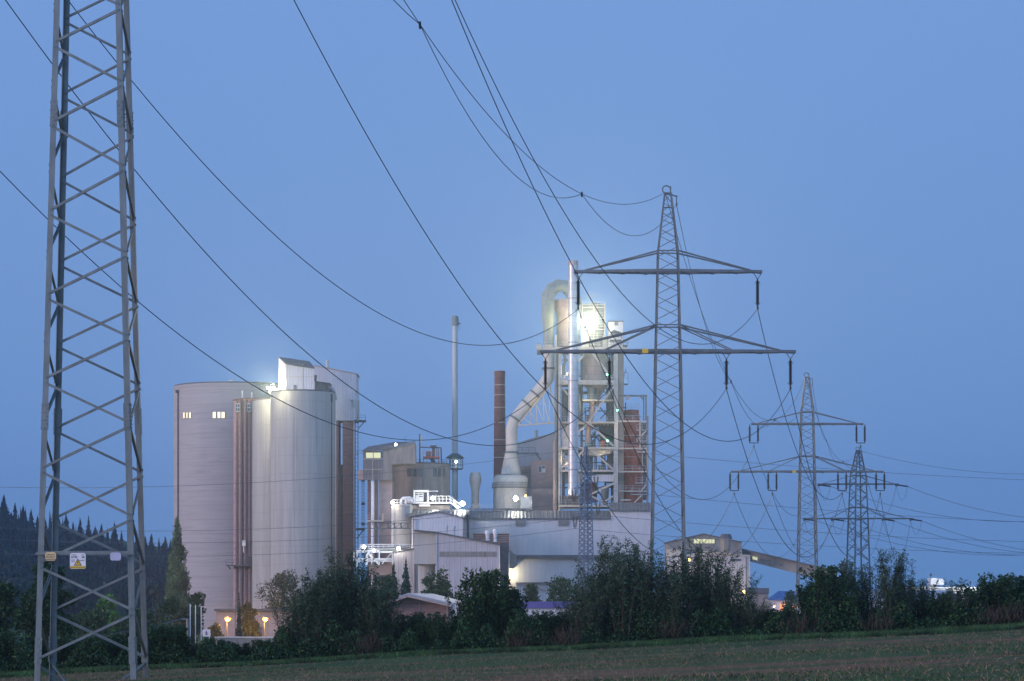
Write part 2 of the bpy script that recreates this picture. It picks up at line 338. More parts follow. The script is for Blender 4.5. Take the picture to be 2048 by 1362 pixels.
def willow_mesh(seed, h=5.5, spread=1.7, stems=46, leaf=.17, wd=.042, m='leaf_willow', dens=26, tilt=.34):
    rng = np.random.default_rng(seed); C = []; D = []; st = MB()
    for k in range(stems):
        a = rng.uniform(0, 2*np.pi); r0 = rng.uniform(0, spread*.35); hh = h*rng.uniform(.55, 1.0)*(1 - .0*r0); lean = rng.uniform(0, tilt)
        if k < 5: hh = h*rng.uniform(.9, 1.05); lean *= .5
        base = np.array([r0*np.cos(a), r0*np.sin(a), -.2]); out = np.array([np.cos(a), np.sin(a), 0])
        wob = rng.normal(0, .12, 3); pts = []
        for t in np.linspace(0, 1, 7):
            p = base + np.array([0, 0, hh*t]) + out*(lean*hh*(t**1.4)) + wob*np.array([1,1,0])*np.sin(t*5)*hh*.25; pts.append(p)
        pts = np.array(pts); st.tube([Vector(p) for p in pts], [.035*(1-t*.85) for t in np.linspace(0,1,7)], 4, False)
        nl = int(dens*hh); t = rng.uniform(.06, 1.0, nl)
        q = np.stack([np.interp(t, np.linspace(0,1,7), pts[:, i]) for i in range(3)], 1)
        # side twigs: shorter towards the tip
        tw = unit(np.c_[rng.normal(size=(nl, 2)), rng.uniform(.2, 1.1, nl)]); off = rng.uniform(0, 1, (nl,1))*(.12 + .42*(1 - t[:,None]))
        C.append(q + tw*off); D.append(unit(tw + np.c_[np.zeros((nl,2)), rng.uniform(-.2,.6,nl)] + rng.normal(0,.25,(nl,3))))
        # second helping of leaves on the twigs
        sel = rng.random(nl) < .9; C.append((q + tw*off*rng.uniform(.3,1.2,(nl,1)) + rng.normal(0,.06,(nl,3)))[sel]); D.append(unit(tw + rng.normal(0,.6,(nl,3)))[sel])
    C = np.vstack(C); D = np.vstack(D)
    return leaves_mesh('shrub_foliage', C, D, sides(D, rng), leaf*rng.uniform(.7,1.3,len(C)), wd*rng.uniform(.7,1.4,len(C)), M_[m]), st
def blob_mesh(seed, blobs, nleaf, leaf, wd, m, trunk=None, droop=0.0):
    """leaves spread through a crown made of uneven clumps; blobs = list of (x, y, z, rx, rz)"""
    rng = np.random.default_rng(seed); C = []; D = []
    vol = np.array([b[3]*b[3]*b[4] for b in blobs])**.67; vol /= vol.sum()
    for b, w_ in zip(blobs, vol):
        n = int(nleaf*w_); u = unit(rng.normal(size=(n,3))); r = rng.uniform(.35, 1.0, (n,1))**.6
        bump = 1 + .22*np.sin(u[:,:1]*5 + b[0]*3) * np.cos(u[:,2:]*6 + b[1])
        C.append(np.array(b[:3]) + u*r*bump*np.array([b[3], b[3], b[4]])); D.append(unit(u*.7 + rng.normal(0,.6,(n,3)) + np.array([0,0,.15-droop])))
    C = np.vstack(C); D = np.vstack(D)
    return leaves_mesh('crown', C, D, sides(D, rng), leaf*rng.uniform(.6,1.4,len(C)), wd*rng.uniform(.6,1.4,len(C)), M_[m])
def round_blobs(seed, h, r, n=16, z0=.28):
    rng = np.random.default_rng(seed); out = []
    for k in range(n):
        t = rng.uniform(0, 1); z = h*(z0 + (.93 - z0)*t); rr = r*math.sin(math.pi*(.18 + .74*t))**.8
        a = rng.uniform(0, 2*np.pi); q = rr*rng.uniform(.25, .85); s = r*rng.uniform(.26, .46)
        out.append((q*math.cos(a), q*math.sin(a), z, s, s*rng.uniform(.7, 1.0)))
    out.append((0, 0, h*.9, r*.25, h*.1)); out.append((0, 0, h*.55, r*.5, h*.25))
    return out
def trunk_mb(h, r, blobs, seed):
    rng = random.Random(seed); mb = MB()
    mb.tube([(0,0,-1),(0,0,h*.3),(r*.5,0,h*.6),(0,r*.4,h*.85)], [r, r*.8, r*.45, r*.12], 7)
    for b in blobs[:12]:
        z = b[2]*rng.uniform(.45,.7); mb.tube([(0,0,z),(b[0]*.5,b[1]*.5,(z+b[2])/2+.2),(b[0],b[1],b[2])],[r*.35,r*.2,r*.07],5,False)
    return mb
def conifer_mesh(seed, h=14, r=2.6, m='needle', n=70):
    rng = np.random.default_rng(seed); C = []; D = []; S = []; Ln = []; Wd = []
    lev = int(h*1.7)
    for k in range(lev):
        t = (k + rng.uniform(-.3,.3))/lev; z = h*(.08 + .92*t); rr = r*(1 - t)**.85*rng.uniform(.7, 1.15) + .12
        nb = max(6, int(n/5*(1-t) + 7))
        for j in range(nb):
            a = rng.uniform(0, 2*np.pi); out = np.array([np.cos(a), np.sin(a), rng.uniform(-.95, -.25)])
            C.append((0,0,z)); D.append(unit(out)); L_ = rr*rng.uniform(.7,1.15); Ln.append(L_); Wd.append(max(.4, L_*.62)); S.append((-np.sin(a), np.cos(a), rng.uniform(-.35,.35)))
            C.append(out*L_*.35 + np.array([0,0,z])); D.append(unit(out + rng.normal(0,.5,3))); Ln.append(L_*.6); Wd.append(max(.2, L_*.3)); S.append(rng.normal(size=3))
    C.append((0,0,h*.93)); D.append((0,0,1)); S.append((1,0,0)); Ln.append(h*.1); Wd.append(.25)
    D = np.array(D); S = np.array(S); S = unit(S - D*np.sum(S*D, 1, keepdims=True))
    return leaves_mesh('crown', np.array(C), D, S, Ln, Wd, M_[m])

def tiers(mb, x, y, z0, h, r, nt, n, rng):
    for k in range(nt):
        t = k/nt; zt_ = z0 + h*(1 - .88*(t))*1.0; zt_ = z0 + h*(1 - t*.84); zb_ = z0 + h*(1 - (t + 1.55/nt)*.86); rr = r*((t + 1.1/nt)**.9)
        vs = [(x + rng.uniform(-.04,.04)*r, y, zt_)]
        for j in range(n):
            a = 2*math.pi*(j + rng.uniform(-.3,.3))/n; q = rr*rng.uniform(.62, 1.18); vs.append((x + q*math.cos(a), y + q*math.sin(a), zb_ + rng.uniform(-.5,.5)*h/nt*.5))
        mb.add(vs, [(0, j+1, (j+1) % n + 1) for j in range(n)])
def tier_conifer(seed, h, r, m):
    mb = MB(); rng = random.Random(seed); tiers(mb, 0, 0, 0, h, r, 11, 11, rng)
    c = conifer_mesh(seed, h, r*1.12, m, 60)
    nv = len(mb.v); mb.v += [tuple(v.co) for v in c.vertices]; mb.f += [tuple(i + nv for i in p.vertices) for p in c.polygons]
    me = bpy.data.meshes.new('crown'); me.from_pydata(mb.v, [], mb.f); me.materials.append(M_[m]); return me
# ------------------------------------------------------------ lattice pylons
def lerp(a, b, t): return a + (b - a)*t
def pylon(cx, cy, zb, zl, label, double=False, leg=.2, br=.11, fine=False, m='galv_far', rot=0.0, tension=False, wscale=1.0, name='lattice_pylon', group='lattice pylons of the high voltage line', dirs=None):
    base = Vector((cx, cy, zb)); root = thing(name, base, label, 'pylon', group)
    H = [(zb, 2.0*wscale + (28 + 6.8 - (zl - zb))*-.0), (zl, 1.34*wscale), (zl+2.8, 1.27*wscale), (zl+10.9, 1.08*wscale), (zl+17.3, .34)]
    if not fine: H[0] = (zb, (1.34 + .019*(zl - zb))*wscale)
    else: H[0] = (zb, 2.20); H[1] = (26.3, 1.43); H.insert(2, (zl, 1.22))
    cr, sr = math.cos(rot), math.sin(rot)
    def hw(z):
        for (a, wa), (b, wb) in zip(H, H[1:]):
            if a <= z <= b: return lerp(wa, wb, (z-a)/(b-a))
        return H[-1][1]
    def pt(sx, sy, z):
        h = hw(z); x, y = sx*h, sy*h*(.85 if fine else 1); return Vector((cx + x*cr - y*sr, cy + x*sr + y*cr, z))
    def dv(x, y): return Vector((x*cr - y*sr, x*sr + y*cr, 0))
    zt = H[-1][0]
    for sx in (-1, 1):
        for sy in (-1, 1):
            mb = MB()
            for (a, _), (b, _) in zip(H, H[1:]):
                if fine: mb.ang(pt(sx,sy,a), pt(sx,sy,b), leg, .03, dv(-sx,0), dv(0,-sy))
                else: mb.bar(pt(sx,sy,a), pt(sx,sy,b), leg*(1 if a < zl else .8), up=(cr, sr, .01))
            if fine:
                for z0 in (-2.4, 7.6, 20.6):           # splice plates with bolts
                    for s_ in (0, 1):
                        dd = dv(-sx, 0) if s_ == 0 else dv(0, -sy); nn_ = dv(0, sy) if s_ == 0 else dv(sx, 0)
                        a = pt(sx,sy,z0) + dd*.16 + nn_*.012; b = pt(sx,sy,z0+1.15) + dd*.16 + nn_*.012
                        mb.bar(a, b, .26, .024, up=nn_)
                        for q in range(7):
                            c = a.lerp(b, (q+.5)/7) + dd*(.05 if q % 2 else -.05); mb.cyl(c + nn_*.01, c + nn_*.05, .026, n=6)
            mb.build('leg', M_[m], root)
    # nodes of the zigzag
    zs = [zb + (.4 if fine else .6)]
    while zs[-1] < zt - 1.0: zs.append(zs[-1] + max(.9, hw(zs[-1])*2*(.49 if fine else .56)))
    zs[-1] = zt
    if fine:                                          # rows of nodes seen on the near face
        rows = [1510, 1418, 1324, 1227, 1134, 1041, 947, 857, 770, 686, 604, 521, 438, 350, 262, 182, 104, 30]
        zs = [Z(v, 111) for v in rows]
        while zs[-1] < zt - 1: zs.append(zs[-1] + 1.5)
    faces = [((-1,-1),(1,-1),0), ((1,1),(-1,1),1), ((-1,1),(-1,-1),0), ((1,-1),(1,1),1)]
    for (A, B, ph) in faces:
        mb = MB()
        nrm = Vector((0,0,0)); mid = dv((A[0]+B[0])/2, (A[1]+B[1])/2)
        for k in range(len(zs)-1):
            p0, p1 = (A, B) if (k + (0 if A[1] == B[1] else ph)) % 2 == 0 else (B, A)
            if (A, B) == ((1,1),(-1,1)): p0, p1 = (A, B) if k % 2 == 0 else (B, A)
            a = pt(*p0, zs[k]+.06); b = pt(*p1, zs[k+1]-.06)
            ins = -mid*.02
            if fine:
                d_ = (b - a).normalized(); n_ = mid.normalized(); t_ = d_.cross(n_).normalized()
                if t_.z > 0: t_ = -t_
                inw = (b-a).normalized()*.12
                mb.ang(a + n_*.012 + inw, b + n_*.012 - inw, .112, .018, -t_, -n_*.8)
                for e in (a + inw*1.5, b - inw*1.5):
                    for q in (0, 1):
                        c = e + n_*.014 - t_*.07 + d_*(.09*q); mb.cyl(c, c + n_*.035, .024, n=6)
            else: mb.bar(a, b, br, br*.6)
        for z in ([zl-.1, zl+2.8, zl+8.7, zl+10.9] + ([Z(1106, 111)] if fine and A == (-1,-1) and B == (1,-1) else [])):
            if z < zt: mb.bar(pt(*A, z), pt(*B, z), br*1.2 if not fine else .09)
        mb.build('bracing', M_[m], root)
    # crossarms
    arms = [(zl, zl+2.8, 13.9, (13.4, 6.4)), (zl+8.74, zl+10.9, 10.2, (9.8,))]
    pts = {}
    for ai, (za, zs_, tip, offs) in enumerate(arms):
        for s in (-1, 1):
            mb = MB(); c0 = hw(za)
            tipv = Vector((cx + s*(tip+.1), cy, za))
            for sy in (-1, 1):
                mb.bar((cx + s*c0, cy + sy*c0, za), tipv + Vector((0, sy*.12, 0)), .2, .30)
                t2 = Vector((cx + s*(tip - 1.7 if ai == 0 else tip - 1.2), cy + sy*.12, za + .15))
                mb.bar(pt(s, sy, zs_) if not rot else Vector((cx+s*hw(zs_), cy+sy*hw(zs_)*.6, zs_)), t2, .13 if double else .16)
                if ai == 0:
                    mb.bar(Vector((cx+s*hw(zs_), cy+sy*hw(zs_)*.8, zs_)), (cx + s*6.9, cy + sy*.7, za + .15), .12)
            n = 7
            for k in range(n):                       # plan bracing under the arm
                xa = lerp(c0, tip, k/n); xb = lerp(c0, tip, (k+1)/n); ya = c0*(1-k/n)+.12; yb = c0*(1-(k+1)/n)+.12
                e = 1 if k % 2 else -1
                mb.bar((cx+s*xa, cy+e*ya, za-.14), (cx+s*xb, cy-e*yb, za-.2), .08)
            if ai == 0 and s == -1 and not tension: mb_y = MB(); mb_y.box(cx-2.9, cx-2.25, cy-c0-.5 if not fine else cy-1, cy-c0-.42 if not fine else cy-.95, za-.35, za+.12); mb_y.build('marker_plate', M_['yellow'], root)
            mb.build('crossarm', M_[m], root)
        c0 = hw(za)
        for sy in (-1, 1): mb = MB(); mb.bar((cx-c0-.1, cy+sy*c0, za), (cx+c0+.1, cy+sy*c0, za), .2, .3); mb.build('crossarm_spine', M_[m], root)
        for o in offs:
            for s in (-1, 1):
                x = cx + s*o; key = ('u' if ai else ('o' if o > 10 else 'i')) + ('r' if s > 0 else 'l')
                mb = MB()
                if tension:
                    # strings lie almost level along the two spans
                    e = []
                    for dv_ in dirs:
                        dd = Vector(dv_).normalized(); a = Vector((x, cy, za - .2)); b = a + dd*3.2 + Vector((0,0,-.35))
                        side = dd.cross(Vector((0,0,1))).normalized()*.2
                        for q in (-1, 1):
                            for k in range(11): c = (a+side*q).lerp(b+side*q, (k+1)/12); mb.cyl(c, c + dd*.14, .17, n=8)
                            mb.cyl(a+side*q, b+side*q, .05, n=6)
                        e.append(b)
                    # jumper loop under the arm
                    lp = [e[0].lerp(e[1], t) + Vector((0,0,-3.6*4*t*(1-t))) for t in np.linspace(0,1,13)]
                    mb.build('insulator_string', M_['insul'], root)
                    j = MB(); j.tube(lp, .035, 5); j.build('jumper_loop', M_['wire'], root)
                    pts[key] = e
                elif double:
                    for q in (-.76, .76):
                        a = Vector((x+q, cy, za-.15)); mb.cyl(a, a+Vector((0,0,-3.35)), .10, n=6)
                        for k in range(18): c = a + Vector((0,0,-.5-k*.14)); mb.cyl(c, c+Vector((0,0,-.09)), .22, .17, 8)
                        for zz in (-.45, -3.05):
                            for s2 in (-1, 1): mb.bar(a+Vector((0,0,zz)), a+Vector((s2*.32,0,zz+(.2 if zz < -1 else -.2))), .04)
                    mb.bar((x-.8,cy,za-3.5),(x+.8,cy,za-3.5),.10,.14); mb.bar((x,cy,za-3.5),(x,cy,za-4.1),.07); mb.box(x-.14,x+.14,cy-.14,cy+.14,za-4.22,za-4.0)
                    mb.build('insulator_string', M_['insul'], root); pts[key] = Vector((x, cy, za-4.12))
                else:
                    for q in (-.46, .46): mb.bar((x+q, cy, za-.15), (x, cy, za-.82), .07)
                    a = Vector((x, cy, za-.8)); mb.cyl(a, a+Vector((0,0,-3.1)), .09, n=6)
                    for k in range(22): c = a + Vector((0,0,-.26-k*.115)); mb.cyl(c, c+Vector((0,0,-.075)), .20, .15, 10)
                    for zz, s3 in ((-.12,-1), (-2.98, 1)):
                        for s2 in (-1, 1): mb.bar(a+Vector((0,0,zz)), a+Vector((s2*.32,0,zz+s3*.42)), .045)
                    mb.box(x-.12,x+.12,cy-.12,cy+.12,za-4.15,za-3.9)
                    mb.build('insulator_string', M_['insul'], root); pts[key] = Vector((x, cy, za-4.08))
    # peak: curled horn and small bracket that hold the two earth wires
    mb = MB()
    ring = [Vector((cx - .18 + .42*math.cos(t), cy, zt + .42 + .42*math.sin(t))) for t in np.linspace(R(-60), R(-330), 12)]
    mb.tube(ring, .075, 6); mb.bar((cx+.28, cy, zt), (cx+.28, cy, zt+.75), .16); mb.bar((cx-.35, cy, zt-.02), (cx+.4, cy, zt-.02), .5, .22)
    mb.bar((cx, cy, zt-.05), (cx+1.05, cy, zt-.35), .14); mb.bar((cx+.95, cy, zt-.3), (cx+.95, cy, zt-1.2), .1); mb.box(cx+.85, cx+1.05, cy-.1, cy+.1, zt-1.35, zt-1.1)
    mb.bar((cx-.6, cy, zt-1.55), (cx+.6, cy, zt-1.55), .13)
    mb.build('earth_wire_bracket', M_[m], root)
    pts['g'] = Vector((cx-.3, cy, zt+.1)); pts['h'] = Vector((cx+.95, cy, zt-1.25))
    return root, pts

p1, A1 = pylon(-18.2, 111.0, -4.2, 35.1, 'grey lattice pylon nearest the camera, top out of frame, notices on its front', leg=.25, br=.15, fine=True, m='galv_fore')
p2, A2 = pylon(17.05, 280.0, GZ-.5, 28.0, 'tall grey lattice pylon beside the works with single insulator strings under two crossarms', m='galv_far')
p3, A3 = pylon(54.2, 470.0, GZ-.5, 24.97, 'middle distant lattice pylon to the right with paired insulator strings under its crossarms', double=True, leg=.24, br=.14, m='galv_far')
P5 = Vector((186, 692, 0)); d45 = (P5 - Vector((87.7, 650, 0))).normalized()
p4, A4 = pylon(87.9, 650.0, GZ-.5, 22.6, 'farthest lattice pylon, with level insulator strings and jumper loops at its arm ends', double=True, leg=.30, br=.2, rot=R(22), tension=True, wscale=1.35, dirs=[(54.2-87.7, 470-650, 0), d45])

# notices on the nearest pylon
def notices():
    yf = 111 - 1.95
    def at(u, v): return X(u, yf), Z(v, yf)
    def plate(u0, u1, v0, v1, m, name='notice_plate'):
        mb = MB(); x0, z1 = at(u0, v0); x1, z0 = at(u1, v1); c = .06
        mb.prism([(x0+c,z0),(x1-c,z0),(x1,z0+c),(x1,z1-c),(x1-c,z1),(x0+c,z1),(x0,z1-c),(x0,z0+c)], yf-.02, yf)
        return mb.build(name, M_[m], p1), x0, x1, z0, z1
    def text(s, x, z, size, parent, align='CENTER', m='ink'):
        cu = bpy.data.curves.new('lettering', 'FONT'); cu.body = s; cu.size = size; cu.align_x = align; cu.extrude = .002
        tmp = bpy.data.objects.new('lettering_curve', cu); col.objects.link(tmp); bpy.context.view_layer.update()
        me = bpy.data.meshes.new_from_object(tmp.evaluated_get(bpy.context.evaluated_depsgraph_get())); me.name = 'lettering'; bpy.data.objects.remove(tmp)
        o = bpy.data.objects.new('lettering', me); col.objects.link(o); o.parent = parent
        og = ORG[p1.name]; o.location = (x - og.x, yf - .028 - og.y, z - og.z); o.rotation_euler = (R(90), 0, 0); me.materials.clear(); me.materials.append(M_[m])
    o, x0, x1, z0, z1 = plate(90.5, 112, 1104.5, 1121.5, 'yellow_pale')
    for k, s in enumerate(('GEFAHR', 'EINTRITT', 'VERBOTEN')): text(s, (x0+x1)/2, z1-.13-.105*k, .095, o)
    o, x0, x1, z0, z1 = plate(140, 171.5, 1106, 1137.5, 'sign_white')
    text('0738', x0+.05, z1-.22, .13, o, 'LEFT'); text('48', x1-.05, z1-.22, .13, o, 'RIGHT')
    for (a, b, zz) in ((.05,.28,.07),(.48,.62,.07),(.05,.22,.29),(.40,.62,.30),(.05,.2,.36)):
        mb = MB(); mb.box(x0+a, x0+b, yf-.026, yf-.021, z1-zz-.022, z1-zz); mb.build('small_print', M_['ink'], o)
    mb = MB(); mb.box(x0+.01, x1-.01, yf-.026, yf-.021, z0+.012, z0+.12); mb.build('yellow_band', M_['yellow'], o)
    mb = MB(); mb.box(x0+.03, x1-.03, yf-.031, yf-.027, z0+.055, z0+.075); mb.build('small_print', M_['ink'], o)
    cx_, zc = (x0+x1)/2, z0+.135
    mb = MB(); mb.prism([(cx_-.17,zc),(cx_+.17,zc),(cx_,zc+.30)], yf-.026, yf-.021); mb.build('warning_triangle', M_['ink'], o)
    mb = MB(); mb.prism([(cx_-.12,zc+.03),(cx_+.12,zc+.03),(cx_,zc+.24)], yf-.031, yf-.027); mb.build('warning_triangle_face', M_['yellow'], o)
    mb = MB(); mb.prism([(cx_-.005,zc+.19),(cx_-.035,zc+.10),(cx_,zc+.115),(cx_-.012,zc+.045),(cx_+.035,zc+.13),(cx_,zc+.12),(cx_+.02,zc+.18)], yf-.036, yf-.032); mb.build('lightning_flash', M_['ink'], o)
    plate(220.5, 242, 1105, 1121, 'sign_grey')
    mb = MB(); mb.bar((-18.2-2.1, yf+.06, Z(1107, yf)), (-18.2+2.1, yf+.06, Z(1107, yf)), .07, .10); mb.build('notice_rail', M_['galv_fore'], p1)
notices()

# ------------------------------------------------------------ power lines, one object per span
def sagpts(a, b, s, n=40, swing=(0,0,0)):
    a = Vector(a); b = Vector(b); sw = Vector(swing)
    return [a.lerp(b, t) + Vector((0,0,-4*s*t*(1-t))) + sw*(4*t*(1-t)) for t in [i/n for i in range(n+1)]]
def wire(pts, r, label, group, m='wire', clamps=()):
    rs = r if hasattr(r, '__len__') else [r]*len(pts)
    mb = MB(); mb.tube(pts, rs, 6)
    for c in clamps: mb.cyl(Vector(c)+Vector((0,-.2,.12)), Vector(c)+Vector((0,.2,-.22)), .085, n=8)
    o = mb.build('power_line', M_[m], None, True); return tag(o, label, 'power line', group)
nm = {'ol': 'outer left', 'il': 'inner left', 'ir': 'inner right', 'or': 'outer right', 'ul': 'left', 'ur': 'right'}
S1 = {'ol': (-32.7, 30.95, 13.1), 'il': (-24.95, 30.6, 13.5), 'ul': (-28.8, 40.0, 13.5), 'ir': (-11.7, 30.8, 13.45), 'or': (-4.7, 31.6, 13.45), 'ur': (-8.3, 40.4, 13.5)}
for k, (x0, z0, s) in S1.items():
    arm = 'upper crossarm' if k[0] == 'u' else 'lower crossarm'
    a = A1[k]; q = sagpts((x0, 111, z0), A2[k], s, 60)
    wire([a] + q[1:], [.024 + .012*i/60 for i in range(61)], f'black power line from nearest to second pylon, {nm[k]} insulator of the {arm}', 'power lines between the nearest and second pylons')
    wire(sagpts(A2[k], A3[k], 14.8, 40), .045, f'power line from second to third pylon, {nm[k]} insulator pair of the {arm}', 'power lines between the second and third pylons')
    s3 = 10.5 if k[0] != 'u' else 10.0
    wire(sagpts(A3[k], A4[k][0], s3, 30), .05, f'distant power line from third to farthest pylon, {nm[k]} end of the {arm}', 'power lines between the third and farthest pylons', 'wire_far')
    o_ = {'ol': -14, 'il': -7, 'ir': 7, 'or': 14, 'ul': -10, 'ur': 10}[k]; zz = 31.0 if k[0] == 'u' else 22.0
    e = Vector((P5.x + d45.y*o_, P5.y - d45.x*o_, zz))
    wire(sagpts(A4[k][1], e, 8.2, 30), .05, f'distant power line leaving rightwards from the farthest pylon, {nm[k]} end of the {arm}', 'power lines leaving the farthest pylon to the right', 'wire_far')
# earth wires with spacers
def earth(a, b, s, ts, extra, r, lab, grp, m='wire', n=60):
    base = lambda t: Vector(a[0]).lerp(Vector(b[0]), t) + Vector((0,0,-4*s*t*(1-t)))
    wire([base(i/n) for i in range(n+1)], r, lab[0], grp, m, [base(t) for t in ts])
    tt = [0] + list(ts) + [1]; q = []
    for (t0, t1) in zip(tt, tt[1:]):
        p0 = base(t0) if t0 > 0 else Vector(a[1]); p1_ = base(t1) if t1 < 1 else Vector(b[1])
        for i in range(16 if t1 < 1 else 17):
            f = i/16; t = lerp(t0, t1, f); ch = p0.lerp(p1_, f)
            q.append(ch + Vector((0,0,-(s*4*(t1-t0)**2 + extra)*f*(1-f)*1.0 - (extra*2.0)*f*(1-f))))
    wire(q, r, lab[1], grp, m)
earth((Vector((-18.75,111,53.5)), Vector((-17.4,111,52.0))), (A2['g'], A2['h']), 12.75, (.355, .705), 3.3, .028, ('taut thin earth wire with dark spacers running to the horn on the second pylon', 'thin slack cable looping below the earth wire between nearest and second pylon'), 'earth wires at the pylon peaks')
earth((A2['g'], A2['h']), (A3['g'], A3['h']), 15.3, (.345, .68), 2.0, .032, ('thin taut earth wire between the peaks of the second and third pylons', 'thin slack cable looping between the peaks of the second and third pylons'), 'earth wires at the pylon peaks')
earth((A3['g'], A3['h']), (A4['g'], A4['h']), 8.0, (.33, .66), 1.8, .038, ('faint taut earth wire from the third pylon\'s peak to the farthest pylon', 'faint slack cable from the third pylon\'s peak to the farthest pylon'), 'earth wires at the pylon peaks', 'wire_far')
wire(sagpts(A4['g'], (P5.x, P5.y, 43), 6.5), .04, 'faint earth wire leaving the farthest pylon\'s peak to the right', 'earth wires at the pylon peaks', 'wire_far')

# small blue lattice pylon before the hall, with the low cross-country line
def small_pylon():
    cy = 452.0; cx = X(1172, cy); zb = GZ-.5
    root = thing('lattice_pylon', (cx, cy, zb), 'small slim blue-grey lattice pylon in front of the white hall', 'pylon')
    H = [(zb, 2.25), (Z(1110,cy), 1.5), (Z(960,cy), 1.05), (Z(938,cy), .95), (Z(893,cy), .25)]
    H = [(zb, 1.15), (Z(1110,cy), .92), (Z(945,cy), .66), (Z(893,cy), .15)]
    rot = R(28); cr, sr = math.cos(rot), math.sin(rot)
    def hw(z):
        for (a, wa), (b, wb) in zip(H, H[1:]):
            if a <= z <= b: return lerp(wa, wb, (z-a)/(b-a))
        return H[-1][1]
    def pt(sx, sy, z): h = hw(z); return Vector((cx + sx*h*cr - sy*h*sr, cy + sx*h*sr + sy*h*cr, z))
    for sx in (-1,1):
        for sy in (-1,1):
            mb = MB()
            for (a,_),(b,_) in zip(H, H[1:]): mb.bar(pt(sx,sy,a), pt(sx,sy,b), .17)
            mb.build('leg', M_['galv_blue'], root)
    for A, B in (((-1,-1),(1,-1)),((1,-1),(1,1)),((1,1),(-1,1)),((-1,1),(-1,-1))):
        mb = MB(); z = zb
        while z < H[-1][0]-1:
            zn = z + max(.8, hw(z)*1.15)
            mb.bar(pt(*A,z), pt(*B,min(zn,H[-1][0])), .09); mb.bar(pt(*B,z), pt(*A,min(zn,H[-1][0])), .09); z = zn
        mb.build('bracing', M_['galv_blue'], root)
    ends = {}
    for i, (u1, v, s) in enumerate(((1192, 950, 1), (1148, 977, -1), (1196, 1003, 1), (1146, 1006, -1))):
        if i == 3: u1 = 1150; v = 1030
        x1 = X(u1, cy); z = Z(v, cy); mb = MB()
        for q in (-1, 1): mb.bar((cx, cy+q*.9, z), (x1, cy, z), .14); mb.bar((cx, cy+q*.8, z+1.4), (x1, cy, z), .1)
        mb.build('crossarm', M_['galv_blue'], root)
        mb = MB()
        for q in (-.35, .35):
            mb.cyl((x1+q, cy, z), (x1+q*.3, cy, z-2.4), .05, n=6)
            for k in range(9): c = Vector((x1+q, cy, z-.4)).lerp(Vector((x1+q*.3, cy, z-2.2)), k/9); mb.cyl(c, c+Vector((0,0,-.1)), .19, n=8)
        mb.build('insulator_string', M_['insul'], root); ends[i] = Vector((x1, cy, z-2.4))
    g = 'thin wires of the cross-country line'
    wire(sagpts(P(-400, 954, 452), (cx, cy, Z(895, cy)), 4.1), .035, 'topmost faint wire crossing before the silos to the small blue pylon\'s tip', g, 'wire_far')
    for i, (v0, lab) in enumerate(((1026, 'second'), (1048, 'third'), (1075, 'lowest'))):
        wire(sagpts(P(-400, v0, 452), ends[(1, 0, 3)[i] if i != 1 else 2], 4.1), .035, f'{lab} faint wire crossing before the silos to the small blue pylon', g, 'wire_far')
    wire(sagpts((cx, cy, Z(895, cy)), P(2800, 955, 700), 3.6), .035, 'topmost faint wire running right from the small blue pylon\'s tip', g, 'wire_far')
    for i, (v1, lab) in enumerate(((1035, 'second'), (1062, 'third'), (1082, 'lowest'))):
        wire(sagpts(ends[(0, 2, 3)[i]], P(2800, v1, 700), 4.0), .035, f'{lab} faint wire running right from the small blue pylon', g, 'wire_far')
small_pylon()

# ------------------------------------------------------------ lights on the works
def point(name, loc, power, colr, parent=None, size=.3, spot=None, aim=None):
    l_ = bpy.data.lights.new(name, 'SPOT' if spot else 'POINT'); l_.energy = power; l_.color = colr; l_.shadow_soft_size = size
    if spot: l_.spot_size = spot; l_.spot_blend = .8
    o = bpy.data.objects.new(name, l_); col.objects.link(o); o.location = loc
    if aim: o.rotation_euler = (Vector(loc) - Vector(aim)).to_track_quat('Z', 'Y').to_euler()
    return o
def flood(loc, face, label, size=1.0, m='lamp_white', n=1, power=2000, colr=(1,.95,.8), spot=None, pole=1.5):
    """floodlight: housing, lit face turned to `face`, short bracket, and its own light just in front of it"""
    loc = Vector(loc); fdir = (Vector(face) - loc).normalized(); root = thing('floodlight', loc, label, 'floodlight')
    side = fdir.cross(Vector((0,0,1))).normalized(); upv = side.cross(fdir)
    for k in range(n):
        c = loc + side*(k - (n-1)/2)*size*1.15
        mb = MB(); mb.bar(c - fdir*.45, c, size, size*.8, up=upv); mb.build('housing', M_['frame_dark'], root)
        mb = MB(); mb.bar(c + fdir*.01, c + fdir*.05, size*.9, size*.7, up=upv); mb.build('lit_face', M_[m], root)
    mb = MB(); mb.bar(loc - fdir*.3, loc - fdir*.3 - Vector((0,0,pole)), .12); mb.build('bracket', M_['frame_dark'], root)
    o = point('lamp_light', loc + fdir*.5, power, colr, None, size*.4, spot, loc + fdir*10)
    o.parent = root; o.location = fdir*.5
    return root
